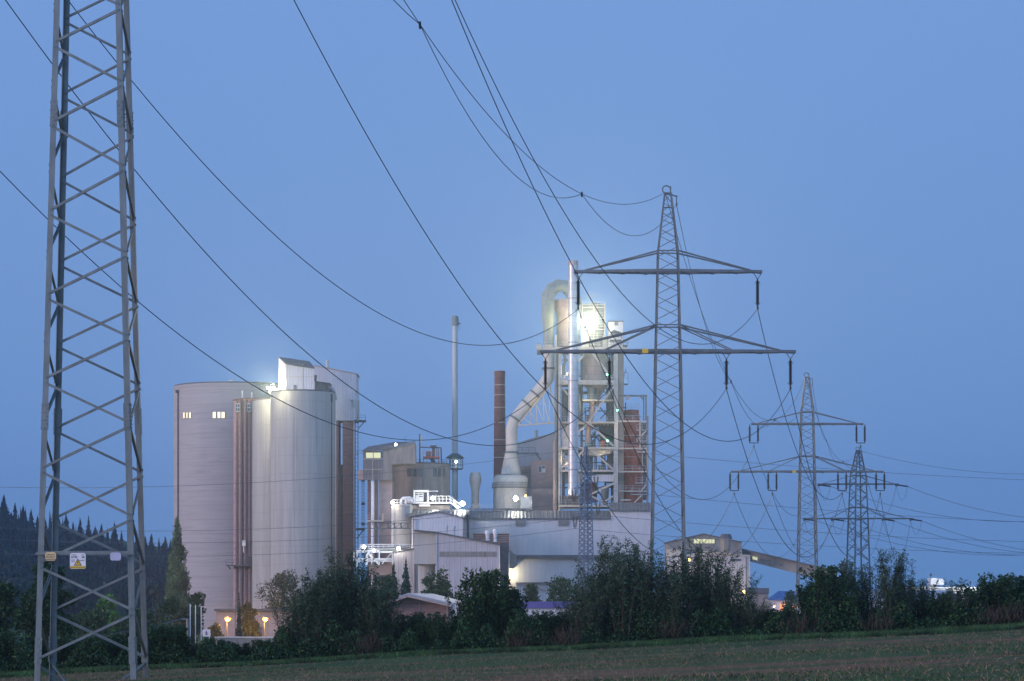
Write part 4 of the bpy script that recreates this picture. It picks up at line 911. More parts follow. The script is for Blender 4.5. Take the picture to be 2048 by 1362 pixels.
# ------------------------------------------------------------ preheater tower
def tower():
    Y = 604; D = 15; root = thing('preheater_tower', (X(1180,Y), Y, GZ), 'towering open steel frame packed with vessels, railed floors and diagonal braces', 'tower')
    def column(u0, u1, v0, v1, yy, m='frame_paint', d=.9): mb = MB(); mb.pbox(u0,u1,v0,v1,yy,d); mb.build('column', M_[m], root)
    for a, b, v0, yy in ((1117,1119.5,700,Y-.6),(1121,1124,700,Y),(1111.5,1114,760,Y+1),(1228.5,1236,700,Y),(1163,1166,710,Y+6),(1161,1164,700,Y+D),(1222,1227,700,Y+D),(1112,1116,700,Y+D)): column(a,b,v0,1260,yy,'frame_paint' if yy < Y+5 else 'frame_dark')  # rear columns get a darker colour that stands in for interior shade
    mb = MB(); mb.pbox(1106,1111,880,1260,Y+.5,1.2); mb.build('brown_column', M_['vessel_tan'], root)
    def floor(u0, u1, v0, v1, railv=None, m='frame_paint', yy=Y, dep=D):
        mb = MB(); mb.pbox(u0,u1,v0,v1,yy-.15,.5); mb.box(X(u0,yy),X(u1,yy),yy+.35,yy+dep,Z(v0,yy)-.35,Z(v0,yy)-.05); mb.pbox(u0,u1,v0,v1,yy+dep,.5); o = mb.build('floor', M_[m], root)
        mb = MB()
        for a in (yy-.1, yy+dep): mb.rail(P(u0,v0,a), P(u1,v0,a), 1.15)
        mb.build('railing', M_['galv'], o)
    floor(1075,1255,694,700); floor(1117,1229,760,769); floor(1165,1228,799,802,yy=Y+3,dep=5); floor(1117,1229,843,846.5); floor(1117,1229,894,898.5); floor(1117,1229,939.5,943.5); floor(1117,1225,1010,1014,yy=Y-.5)
    for yy in (Y+.2, Y+D-.4):
        for a, b in (((1229,771),(1178,843)),((1178,846),(1156,864)),((1177,846),(1227,892)),((1181,899),(1228,940)),((1169,899),(1156,912)),((1229,966),(1180,989)),((1180,991),(1213,1007)),((1226,992),(1196,1012)),((1183,704),(1214,744)),((1214,744),(1225,757)),((1166,712),(1124,760)),((1124,775),(1136,790)),((1124,880),(1136,868)),((1124,935),(1136,925))):
            mb = MB(); mb.bar(P(*a,yy), P(*b,yy), .42 if yy < Y+5 else .30); mb.build('brace', M_['frame_paint' if yy < Y+5 else 'frame_dark'], root)  # rear braces coloured dark to imitate the shaded interior
    mb = MB()
    for a, b in (((1200,815),(1220,838)),((1200,838),(1222,815)),((1185,865),(1205,890)),((1205,862),(1180,888)),((1130,715),(1127,750)),((1195,905),(1215,925)),((1128,860),(1135,850)),((1190,975),(1214,1003))):
        mb.bar(P(*a,Y+9), P(*b,Y+9), .25)
    for v in (720,784,822,858,872,910,925,962,975,1000): mb.bar(P(1118,v,Y+D-1), P(1228,v,Y+D-1), .22)
    for u in (1190,1210): mb.bar(P(u,845,Y+8), P(u,1010,Y+8), .25)
    for k in range(6):
        u = 1184 + k*7; mb.bar(P(u,846,Y+4), P(u,862+(k%3)*6,Y+4), .2)
    mb.build('back_bracing', M_['frame_dark'], root)  # background beams too carry the interior shade in their colour
    rgt = random.Random(77)  # random dark clutter, added to darken the tower's interior
    for (va, vb) in ((705,758),(770,842),(848,893),(900,938),(945,1008)):
        mb = MB()
        for q in range(9):
            u = rgt.uniform(1120, 1226); v = rgt.uniform(va, vb-6); yy = Y + rgt.uniform(5, 13); wd = rgt.uniform(4, 22)
            mb.bar(P(u,v,yy), P(min(u+wd,1228),v,yy), rgt.uniform(.15,.45))
            mb.bar(P(u,v,yy), P(u+rgt.uniform(-4,4),vb,yy), rgt.uniform(.12,.35))
            if q % 3 == 0: mb.pbox(u,u+rgt.uniform(4,9),vb-rgt.uniform(5,14),vb,yy,1.5)
            if q % 4 == 0: mb.rail(P(u,v,yy), P(min(u+wd+8,1228),v,yy), 1.2)
        mb.build('pipework', M_['frame_dark'], root)
    # wide dark plates and white wall panels between floors
    mb = MB(); mb.pbox(1180,1228,949,963,Y+1,3); mb.build('panel', M_['clad_white'], root); mb = MB(); mb.pbox(1122,1136,915,935,Y+4,3); mb.build('panel', M_['clad_white'], root)
    mb = MB(); mb.pbox(1121,1170,946,966,Y+3,3); mb.build('panel', M_['clad_beige'], root)
    mb = MB(); mb.pprism([(1165,899),(1228,899),(1220,907),(1200,911),(1165,911)], Y+2, 6); mb.build('hopper', M_['clad_beige'], root)
    mb = MB(); mb.pbox(1120,1160,1016,1018,Y-1,2); mb.pbox(1119,1160,992,1014,Y+.6,4); mb.build('low_panel', M_['clad_grey'], root)
    mb = MB(); mb.pbox(1125,1141,846,894,Y+5,3); mb.build('panel', M_['clad_hall'], root)
    # vessels
    k = 1/F*Y
    def ves(u, prof, m, name, yy=Y+7, n=28): mb = MB(); mb.lathe(X(u,yy), yy, [(r/F*yy, Z(v,yy)) for r, v in prof], n); return mb.build(name, M_[m], root, True)
    ves(1133, [(20,694),(20,630),(26,614),(26,601),(20,600)], 'vessel_tan', 'upper_cyclone', Y+4)
    ves(1150, [(9,694),(12,640),(14,610),(13,596),(9,590)], 'duct_grey', 'inlet_elbow', Y+5)
    ves(1187, [(19,694),(19,672),(22,660),(22,622),(23,621),(23,617),(22,616),(22,611),(12,607)], 'conc_grey', 'upper_cyclone')
    mb = MB()
    for v in (614,636,658,676): mb.pbox(1164,1210,v,v+1.4,Y+3.6,.3); mb.rail(P(1164,v,Y+3.6), P(1210,v,Y+3.6), 1.2)
    for u in (1164,1187,1209): mb.pbox(u,u+1.4,606,694,Y+3.7,.3)
    mb.build('cyclone_gantry', M_['frame_paint'], root)
    ves(1192, [(6,812),(7,800),(13,786),(22,774),(27,758),(27,718),(24,712),(24,702)], 'vessel_tan', 'lower_cyclone', Y+6)
    ves(1184, [(9,799),(10,782),(10,776)], 'galv_far', 'cyclone_outlet', Y+4)
    mb = MB(); mb.tube([P(1186,803,Y+5),P(1184,830,Y+5),P(1177,858,Y+5),P(1175,894,Y+5)], [5.5*k]*4, 12); mb.build('feed_pipe', M_['vessel_tan'], root, True)
    ves(1148, [(5,895),(6,860),(12,835),(13,800),(13,775)], 'vessel_tan', 'side_cyclone', Y+9)
    ves(1130, [(4,850),(5,835),(8,820),(8,780)], 'galv_far', 'side_cyclone', Y+5)
    ves(1207, [(5.5,894),(5.5,886),(4,882),(1,880.5)], 'vessel_rust', 'red_drum', Y+3)
    ves(1210, [(3,1010),(7,996),(8,985),(8,972)], 'galv_far', 'dust_hopper', Y+4)
    ves(1176, [(10,940),(10,906)], 'clad_weather', 'drum', Y+10)
    ves(1180, [(14,1005),(14,966)], 'vessel_rust', 'kiln_inlet', Y+9)
    mb = MB(); mb.tube([P(1128,708,Y+2),P(1131,720,Y+2),P(1127,735,Y+2),P(1127,752,Y+2)], .35, 8); mb.tube([P(1113,700,Y+1),P(1113,1000,Y+1)], .45, 10); mb.tube([P(1127,1000,Y+1.5),P(1127,905,Y+1.5)], .35, 10); mb.tube([P(1152,775,Y+2.5),P(1158,790,Y+2.5),P(1158,845,Y+2.5)], .4, 10); mb.build('service_pipe', M_['galv_far'], root, True)
    for a in ((1170,1182,885,894,Y+2,2),(1197,1212,930,939,Y+2,2),(1126,1136,899,908,Y+2,3),(1200,1228,845,894,Y+10,2),(1186,1198,975,986,Y+6,3),(1124,1134,820,838,Y+6,3)): mb = MB(); mb.pbox(*a); mb.build('machine_box', M_['green_dark'], root)
    # elevator shaft at the right of the frame with white lit head
    mb = MB(); mb.pbox(1238,1247.5,696,1260,Y+3,5); mb.pbox(1213,1228,775,845,Y+11,3); mb.pbox(1215,1227,898,940,Y+10,3); mb.build('lift_shaft', M_['conc_grey'], root)
    mb = MB(); mb.pbox(1217,1246,643,696,Y+4,6); h = mb.build('lift_head', M_['clad_white'], root)
    mb = MB(); mb.pbox(1229,1236,644,651,Y+3.9,.1); mb.build('vent', M_['louvre'], h)
    mb = MB(); mb.pbox(1216,1247,641.5,643.5,Y+3.8,6.4); mb.build('roof', M_['roof_dark'], h)
    mb = MB(); mb.pprism([(1222,663),(1228,659.5),(1242,664),(1242,666),(1228,662),(1222,665)], Y+1, 3); mb.pbox(1220,1243,679,681,Y+1,3); mb.rail(P(1220,679,Y+1), P(1243,679,Y+1), 1.2); mb.pbox(1246,1256,690,692,Y+3,2); mb.rail(P(1246,690,Y+3), P(1256,690,Y+3), 1.2); mb.pbox(1247,1256,767,769,Y+3,2); mb.rail(P(1247,767,Y+3), P(1256,767,Y+3), 2.6); mb.rail(P(1247,762,Y+3), P(1252,745,Y+3), 1); mb.build('balcony', M_['frame_dark'], root)
    # railings on top
    mb = MB(); mb.rail(P(1107,600,Y+1), P(1136,600,Y+1), 1.4); mb.rail(P(1118,596,Y+2), P(1134,596,Y+2), 1.8); mb.rail(P(1172,605,Y+4), P(1192,605,Y+4), 1.6); mb.rail(P(1175,598,Y+4), P(1192,598,Y+4), 1.2); mb.bar(P(1118,600,Y+2),P(1118,583,Y+2),.12); mb.bar(P(1134,600,Y+2),P(1134,583,Y+2),.12); mb.bar(P(1118,583,Y+2),P(1134,583,Y+2),.12); mb.build('top_railing', M_['galv'], root)
    for a in ((1072,1082,689,698,Y-.4,1.4),(1110,1114,670,694,Y+1,.8),(1163,1178,662,694,Y+2,1.2),(1205,1215,672,694,Y+6,3)): mb = MB(); mb.pbox(*a); mb.build('deck_equipment', M_['clad_beige'], root)
tower()
def steel_stack():
    Y = 597; x = X(1146.5,Y); k = 1/F*Y; root = thing('steel_stack', (x, Y, Z(992,Y)), 'bright ribbed steel stack standing in front of the tower, its tip tinged brown', 'chimney')
    mb = MB(); mb.lathe(x, Y, [(10.2*k,Z(990,Y)),(10.2*k,Z(530,Y))], 40); mb.build('flue', M_['steel_stack'], root, True)
    mb = MB(); mb.lathe(x, Y, [(10.3*k,Z(531,Y)),(10.3*k,Z(523,Y)),(9.4*k,Z(521.5,Y)),(9.0*k,Z(523,Y))], 40); mb.build('tip', M_['steel_rust'], root, True)
    for v in (597,685,762,895,940): mb = MB(); mb.lathe(x, Y, [(10.5*k,Z(v+.8,Y)),(10.5*k,Z(v-.8,Y))], 40); mb.build('flange', M_['galv_far'], root)
    mb = MB()
    for v in (700,765,845,897,942): mb.bar(P(1140,v,Y+1), P(1140,v,Y+7.2), .3); mb.bar(P(1153,v,Y+1), P(1153,v,Y+7.2), .3)
    mb.pbox(1137,1156,988,992,Y-.8,8.6); mb.build('stay', M_['frame_paint'], root)
steel_stack()
flood(P(1175,645,601), (0, 0, 0), 'blinding floodlight high on the steel tower beside the bright stack', 1.5, n=3, power=500000, colr=(1,.80,.46), spot=R(56), pole=3.5)
_b = point('lamp_light', (0,0,0), 3000, (1,.92,.66), size=.6); _b.parent = bpy.data.objects['floodlight.002'] if 'floodlight.002' in bpy.data.objects else None
_b.location = (0.5, 1.6, 1.0)
for (u, v, l_) in ((1214.5,749,'small green signal lamp on the tower\'s upper diagonal brace'),(1235,820.5,'small green signal lamp on the tower\'s right column'),(1214.8,881.5,'small green signal lamp on the tower\'s lower diagonal brace')):
    bulb(P(u,v,602.5), l_, .26, 'lamp_green', power=15, colr=(.3,1,.6), cat='signal lamp')
for (u, v, yy, pw, cc, lab) in ((1109,640,603,420,(1,.85,.30),'yellow lamp behind the hooked duct bend lighting its inner side'),(1080,806,603,150,(1,.72,.22),'small orange-yellow lamp under the sloping duct on its support truss'),  # several of these lamps are added to brighten the tower steelwork
    (1176,808,606,260,(1,.90,.60),'small lamp under the hopper of the tower'),(1133,742,604,200,(1,.88,.68),'added small lamp left of the bright stack on the upper tower floor'),(1166,866,605,300,(1,.86,.66),'added small lamp on the middle tower floor right of the stack'),
    (1132,918,604,260,(1,.84,.66),'added small lamp low in the tower left of the bright stack'),(1205,918,605,260,(1,.86,.66),'added small lamp in the tower under the pale hopper'),(1249,858,602,340,(1,.80,.60),'small lamp on the annex floor shining on the rusty vessel'),
    (1290,915,602,240,(1,.78,.55),'added small lamp at the annex corner column'),(1100,985,600,420,(1,.82,.60),'added warm lamp low between the round vessel and the tower')):
    bulb(P(u,v,yy), lab, .09, 'lamp_dim', power=pw, colr=cc)
def red_vessel():
    Y = 612; root = thing('rusty_vessel', (X(1264,Y), Y, GZ), 'tall rust red cylindrical vessel inside the railed annex frame right of the tower', 'vessel')
    mb = MB(); mb.lathe(X(1262.5,Y), Y, [(r/F*Y, Z(v,Y)) for r, v in ((23,1030),(23,905),(23,880),(21,870),(19.5,850),(19.5,845),(17,838),(15.5,834),(15.5,821),(14,820))], 36); mb.build('shell', M_['vessel_rust'], root, True)
    for v in (833,846,872,899,915,945): 
        r = 19 if v < 850 else 23.6; mb = MB(); mb.lathe(X(1262.5,Y), Y, [(r/F*Y, Z(v+.7,Y)),(r/F*Y, Z(v-.7,Y))], 36); mb.build('hoop', M_['steel_rust'], root)
    mb = MB(); mb.rail(P(1247,820,Y-2), P(1278,820,Y-2), 1.4); mb.build('top_railing', M_['galv'], root)
red_vessel()
def annex_frame():
    Y = 604; root = thing('annex_frame', (X(1268,Y), Y, GZ), 'open railed steel annex with stair and overhead crane beam around the rust red vessel', 'steel frame')
    for u0, u1, yy, v0 in ((1293,1297,Y+.5,832),(1284,1286,Y+1,845),(1237,1239,Y+10,840),(1293,1297,Y+13,832)): mb = MB(); mb.pbox(u0,u1,v0,1260,yy,.5); mb.build('column', M_['clad_weather'], root)
    for v in (841,895.5,942,981):
        mb = MB(); mb.pbox(1236,1294,v,v+2.6,Y+.2,.5); mb.box(X(1236,Y),X(1294,Y),Y+.7,Y+2.2,Z(v+1,Y),Z(v,Y)); mb.pbox(1236,1294,v,v+2.6,Y+14,.5); o = mb.build('floor', M_['frame_paint'], root)
        mb = MB(); mb.rail(P(1237,v,Y+.2), P(1294,v,Y+.2), 1.2); mb.build('railing', M_['galv'], o)
    for (a, b, v) in ((1273,1293,859),(1273,1293,881),(1271,1293,965),(1262,1294,988),(1274,1293,903)): mb = MB(); mb.pbox(a,b,v,v+1.6,Y-.4,.9); mb.rail(P(a,v,Y-.4), P(b,v,Y-.4), 1.2); mb.build('landing', M_['galv'], root)
    mb = MB()
    for a, b in (((1280,845),(1280,900)),((1292,862),(1274,880)),((1284,990),(1268,1006)),((1293,968),(1280,985)),((1241,1000),(1262,1000))): mb.bar(P(*a,Y), P(*b,Y), .3)
    mb.build('stair', M_['frame_paint'], root)
    mb = MB(); mb.bar(P(1238,791.5,Y+2), P(1294,791.5,Y+2), .4); mb.bar(P(1292,791,Y+2), P(1292,842,Y+2), .35); mb.bar(P(1287.5,791,Y+3), P(1287.5,842,Y+3), .25); mb.bar(P(1280,792,Y+2), P(1288,800,Y+2), .3); mb.build('crane_beam', M_['galv_far'], root)
    mb = MB(); mb.pbox(1252,1258.5,791.5,798,Y+1,1.4); mb.build('hoist', M_['conc_pink'], root)
    mb = MB(); mb.pbox(1250,1252,805,822,Y+1,.3); mb.pbox(1246,1253,814,816,Y+1,1); mb.build('ladder', M_['frame_dark'], root)
    mb = MB(); mb.pbox(1237,1293,846,1000,Y+15.5,.6); mb.build('gap_darkening_panel', M_['clad_grey'], root)  # dark sheet added behind the frame to imitate shade in its gaps
annex_frame()

# ------------------------------------------------------------ halls
def hall():
    Y = 588; root = thing('long_hall', (X(1110,Y), Y, GZ), 'long pale clad hall with a ribbed grey roof edge, stretching below the steel tower', 'hall')
    mb = MB(); mb.pbox(925,1222,1037,1300,Y,26); mb.build('wall', M_['clad_hall'], root)
    mb = MB(); mb.pbox(1222.3,1302,1020.5,1300,Y,26); mb.build('wall', M_['clad_hall'], root)
    def eave(u0, u1, vb, vt, dy): # sloping ribbed roof strip
        mb = MB(); a = Y-.5; b = Y+dy; zb0, zt0 = Z(vb,a), Z(vt,b)
        mb.add([(X(u0,a),a,zb0),(X(u1,a),a,zb0),(X(u1,a),b,zt0),(X(u0,a),b,zt0),(X(u0,a),a,zb0-.3),(X(u1,a),a,zb0-.3),(X(u1,a),b,zt0-.3),(X(u0,a),b,zt0-.3)],[(0,1,2,3),(7,6,5,4),(0,4,5,1),(1,5,6,2),(2,6,7,3),(3,7,4,0)])
        return mb.build('roof', M_['roof_rib'], root)
    eave(895,1221,1036,1021,4.0); eave(1219,1303,1020,1005,4.0)
    mb = MB(); mb.box(X(895,Y), X(1302,Y), Y+4, Y+26, Z(1022.5,Y)-.4, Z(1022.5,Y)-.1); mb.build('flat_roof', M_['roof_dark'], root)
    mb = MB(); mb.pbox(930,1062,1017,1019.5,Y+4,.5); mb.build('roof_kerb', M_['roof_dark'], root)
    mb = MB(); mb.pbox(1033,1260,1110,1117.5,Y-1.2,1.2); mb.build('canopy_band', M_['roof_dark'], root)
    for (a,b) in ((1031,1051),(1117,1138)):
        mb = MB(); mb.pbox(a,b,1040.5,1052,Y-.25,.25); mb.build('louvre', M_['louvre'], root)
    mb = MB(); mb.pbox(1033,1120,1164.5,1168,Y-.6,.6); mb.build('base_band', M_['roof_dark'], root)
    mb = MB(); mb.pprism([(1018,1101),(1021,1101),(1033,1111),(1033,1130),(1027,1137),(1018,1137)], Y-3, 3); mb.build('duct_box', M_['duct_grey'], root)
    mb = MB(); mb.rail(P(990,1017,Y+4), P(1060,1017,Y+4), 1.1); mb.rail(P(930,1019,Y+4), P(990,1019,Y+4), 1.1); mb.build('roof_railing', M_['galv'], root)
hall()
flood(P(1012,1146,586), P(1090,1150,588), 'hidden warm lamp beside the dark doorway washing the hall\'s lower wall yellow', .5, power=900, colr=(1,.84,.5), pole=4)
def gable_hall():
    Y = 572; root = thing('gable_hall', (X(875,Y), Y, GZ), 'blue-white gabled hall with fine vertical cladding in front of the long hall', 'hall')
    mb = MB(); mb.pprism([(823,1036),(850,1030.5),(877,1025),(905,1030),(925,1036),(925,1300),(823,1300)], Y, 14); mb.build('wall', M_['clad_white'], root)
    mb = MB(); mb.add([P(812,1034,Y-.4),P(877,1022.5,Y-.4),P(926,1034.5,Y-.4),P(812,1018,Y+15),P(862,1018,Y+15),P(940,1019,Y+15),P(812,1036,Y-.4),P(877,1025,Y-.4),P(926,1036.5,Y-.4)],
        [(0,1,4,3),(1,2,5,4),(0,6,7,1),(1,7,8,2)]); mb.build('roof', M_['roof_rib'], root)
    mb = MB(); mb.cyl(P(826.5,1036,Y-.4), P(826.5,1100,Y-.4), .15, n=8); mb.build('downpipe', M_['conc_pink'], root)
gable_hall()
def front_hall():
    Y = 556; root = thing('workshop_hall', (X(920,Y), Y, GZ), 'low workshop hall with dark vertical panel joints and a roof sloping down to the right', 'hall')
    mb = MB(); mb.pprism([(872,1066),(999,1090.5),(999,1300),(872,1300)], Y, 12); mb.build('wall', M_['clad_pink'], root)
    mb = MB(); mb.pprism([(828,1061.5),(871.7,1066),(871.7,1128),(828,1128)], Y+1, 10); mb.build('left_wall', M_['clad_beige'], root)
    mb = MB(); mb.pprism([(828,1059),(872,1063),(1001,1088),(1001,1091),(872,1066.3),(828,1061.8)], Y-.4, 13); mb.build('roof_edge', M_['roof_dark'], root)
    mb = MB(); mb.pbox(879,993,1103,1113.5,Y-.12,.12); mb.build('translucent_strip', M_['clad_weather'], root)
    mb = MB(); mb.pbox(872,873.2,1067,1190,Y-.2,.2); mb.pbox(997.5,999.5,1091,1190,Y-.2,.2); mb.build('corner_trim', M_['white_paint'], root)
    mb = MB(); mb.lathe(X(853,Y+6), Y+6, [(17/F*Y,GZ),(17/F*Y,Z(1131,Y)),(19/F*Y,Z(1129,Y)),(19/F*Y,Z(1127,Y))], 24); mb.build('round_base', M_['conc_streak'], root, True)
front_hall()
for (u, a, b, w_, l_) in ((893,1051,1066,8,'left of two small roof cowls before the gabled hall'),(907.5,1052,1069,8,'right of two small roof cowls before the gabled hall'),(975,1061,1081,12,'left of two round white mushroom vents on the workshop roof'),(990.5,1058,1084,11,'right and taller of two round white mushroom vents on the workshop roof')):
    mushroom(u, a, b, w_, 560, l_, 'white_paint' if w_ > 9 else 'green_grey', .6)
def bits():
    Y = 580
    root = thing('striped_annex', (X(972,Y), Y, Z(1095,Y)), 'dark red slatted plant box behind the round white vents', 'plant box')
    mb = MB(); mb.pbox(947,1018,1068,1110,Y,5); mb.build('body', M_['vessel_rust'], root)
    mb = MB()
    for k in range(5): mb.pbox(947,1018,1071+k*4,1072.4+k*4,Y-.2,.2)
    mb.pbox(945,1019,1066,1068,Y-.3,5.6); mb.build('slats', M_['frame_paint'], root)
    o = MB().cyl(P(936,1030,579), P(936,1078,579), .3, n=10).build('flue_pipe', M_['frame_dark'], None, True); tag(o, 'thin dark flue pipe rising before the long hall\'s left end', 'flue pipe')
    root = thing('dark_silo_box', (X(1009,560), 560, GZ), 'tall dark blue-black container tower right of the workshop hall', 'container')
    mb = MB(); mb.pbox(1000,1017.5,1086,1172,565,6); mb.build('body', M_['frame_dark'], root); mb = MB(); mb.pbox(1017.8,1018.8,1104,1172,565,1); mb.build('edge_strip', M_['white_paint'], root)
    root = thing('low_shed', (X(1080,570), 570, GZ), 'small white shed with a shallow brown roof below the hall\'s lit wall', 'shed')
    mb = MB(); mb.pprism([(1033,1168),(1090,1180),(1095,1183),(1095,1230),(1033,1230)], 575, 8); mb.build('wall', M_['clad_white'], root); mb = MB(); mb.pprism([(1032,1165.5),(1097,1180),(1097,1183),(1032,1168.2)], 574.6, 9); mb.build('roof', M_['conc_pink'], root)
bits()
def lit_tank():
    Y = 580; k = 1/F*Y; x = X(804,Y); root = thing('lit_tank', (x, Y, GZ), 'pale cylindrical tank with a lamp on its railed roof, left of the gabled hall', 'tank')
    mb = MB(); mb.lathe(x, Y, [(20.5*k,GZ),(20.5*k,Z(1014,Y)),(21*k,Z(1013.5,Y)),(21*k,Z(1012,Y)),(18*k,Z(1009,Y))], 32); mb.build('wall', M_['clad_beige'], root, True)
    mb = MB(); mb.rail(P(785,1011,Y-2.5), P(822,1011,Y-2.5), 1.3, .12, 1.0); mb.build('railing', M_['white_paint'], root)
    mb = MB(); mb.pbox(783,785,1012,1100,Y-2.3,.3); mb.build('downpipe', M_['white_paint'], root)
    mb = MB(); mb.tube([P(802,1011,Y),P(802,1000,Y),P(806,996,Y),P(820,995,Y),P(827,999,Y),P(827,1006,Y)], .32, 10); mb.bar(P(811,1011,Y),P(811,996,Y),.4); mb.build('pipe_loop', M_['white_paint'], root, True)
    root = thing('filter_deck', (X(850,Y+4), Y+4, Z(1020,Y)), 'brightly lit white filter unit and railed deck in front of the squat grey silo', 'filter unit')
    Yf = Y+6
    mb = MB(); mb.pbox(827,857,980,984,Yf,3); mb.pbox(827,830,984,1005,Yf,3); mb.pbox(854,857,984,1003,Yf,3); mb.pbox(857,876,981.5,983,Yf+1,.4); mb.build('frame', M_['white_paint'], root)
    mb = MB(); mb.pbox(831,847,985.5,1003,Yf+.5,2.5); c = mb.build('cabinet', M_['white_paint'], root)
    mb = MB(); 
    for (a, v) in ((838,987.5),(838,992),(832,988)): mb.pbox(a, a+(7.5 if a == 838 else 4), v, v+2, Yf+.4, .1)
    mb.build('grille', M_['louvre'], c)
    mb = MB(); mb.lathe(X(822,Yf), Yf, [(.5,Z(1006,Yf)),(.95,Z(1003,Yf)),(.95,Z(998,Yf)),(.5,Z(995,Yf))], 14); mb.build('drum', M_['white_paint'], root, True)
    mb = MB(); mb.pbox(826,900,1004,1007,Yf-.5,5); mb.pbox(838,860,1007,1013,Yf,3); mb.build('deck', M_['white_paint'], root)
    mb = MB(); mb.rail(P(857,1004,Yf-.5), P(900,1004,Yf-.5), 1.35, .12, .85); mb.bar(P(900,993,Yf-.5), P(924,1012,Yf-.5), .12); mb.bar(P(900,998,Yf-.5), P(921,1016,Yf-.5), .12); mb.bar(P(900,1004,Yf-.5), P(917,1018,Yf-.5), .25); mb.bar(P(908,1000,Yf-.5), P(908,1010,Yf-.5), .2); mb.build('railing', M_['white_paint'], root)
    mb = MB(); mb.pprism([(812,1018),(826,1010),(900,1010),(900,1026),(812,1026)], Yf+.6, 8); mb.build('base_block', M_['clad_weather'], root)
lit_tank()
bulb(P(785,1005,577.5), 'round lamp on the left rim of the pale tank, above its downpipe', .34, 'lamp_white', power=240, colr=(1,.96,.82))
bulb(P(866,996.5,583), 'glaring lamp on the white filter deck before the squat grey silo', .42, 'lamp_white', power=900, colr=(1,.97,.82))
bulb(P(925,1007,584), 'glaring lamp at the foot of the deck stair beside the large exhaust', .52, 'lamp_white', power=1100, colr=(1,.97,.9))
def pipe_bridge():
    Y = 574; root = thing('pipe_platform', (X(765,Y), Y, GZ), 'round thickener platform of stacked rails above a white lit truss at the bushes', 'platform')
    k = 1/F*Y; x = X(772,Y+4)
    for i, v in enumerate((1088,1092,1096,1100)):
        R_ = (54 - abs(i-2)*2)*k; mb = MB(); n = 30
        for q in range(n):
            a = math.pi*q/n*2; b = a + 2*math.pi/n; f = .12
            mb.bar((x+R_*math.cos(a), Y+4+R_*f*8*math.sin(a)*.12, Z(v,Y)), (x+R_*math.cos(b), Y+4+R_*f*8*math.sin(b)*.12, Z(v,Y)), .16)
            if i == 3 : mb.bar((x+R_*math.cos(a), Y+4+R_*f*8*math.sin(a)*.12, Z(1100,Y)), (x+R_*math.cos(a), Y+4+R_*f*8*math.sin(a)*.12, Z(1088,Y)), .1)
        mb.build('ring_rail', M_['white_paint'], root)
    mb = MB(); mb.lathe(x, Y+5, [(46*k,Z(1104,Y)),(50*k,Z(1098,Y)),(50*k,Z(1096,Y))], 30); mb.build('basin', M_['galv'], root, True)
    mb = MB()
    for a, b, w_ in (((711,1104),(786,1104),.3),((711,1118),(784,1118),.3),((711,1122),(784,1122),.25),((714,1104),(714,1134),.3),((734,1104),(734,1130),.45),((758.5,1104),(758.5,1130),.25),((785,1104),(785,1128),.3),((736,1105),(746,1117),.5),((746,1117),(758,1129),.3),((784,1105),(772,1118),.15),((712,1101),(759,1101),.3),((764,1128),(772,1118),.2),((708,1104),(708,1122),.25)):
        mb.bar(P(*a,Y-2), P(*b,Y-2), w_); 
        if w_ < .4: mb.bar(P(*a,Y+1), P(*b,Y+1), w_)
    mb.build('truss', M_['white_paint'], root)
    mb = MB(); mb.pbox(738,784,1130,1150,Y+3,4); mb.build('lower_cabin', M_['conc_pink'], root)
    root = thing('pink_shed', (X(808,Y), Y, GZ), 'pinkish corrugated shed wall with a roof rising to the right, beside the lit truss', 'shed')
    mb = MB(); mb.pprism([(787,1104),(829,1098),(829,1230),(787,1230)], 571, 5); mb.build('wall', M_['clad_pink'], root)
    mb = MB(); mb.pprism([(786,1102),(829,1096),(829,1098),(786,1104.2)], 570.7, 5.5); mb.build('roof_edge', M_['roof_dark'], root)
    root = thing('truss_footbridge', (X(780,576), 576, Z(1057,576)), 'slim dark truss footbridge crossing to the pale tank', 'footbridge')
    mb = MB(); mb.bar(P(730,1056.5,575), P(828,1056.5,575), .25); mb.bar(P(768,1046,575), P(828,1046,575), .15)
    for q, u in enumerate((776,789,802,816,826)): mb.bar(P(u,1046,575), P(u,1056,575), .3 if q else .15); mb.bar(P(u,1056,575), P(u+12 if u < 816 else u, 1047,575), .12)
    mb.bar(P(730,1050,575), P(768,1046,575), .1)
    mb.build('truss', M_['frame_dark'], root)
pipe_bridge()
bulb(P(728,1094,573), 'cool lamp at the left of the round thickener platform', .40, 'lamp_cool', power=420, colr=(.92,1,.95))
bulb(P(797,1097,571), 'cool lamp at the right of the round thickener platform', .40, 'lamp_cool', power=500, colr=(1,1,.85))
bulb(P(748,1101,569), 'cool lamp under the middle of the round thickener platform lighting the truss', .30, 'lamp_cool', power=420, colr=(.88,1,1))

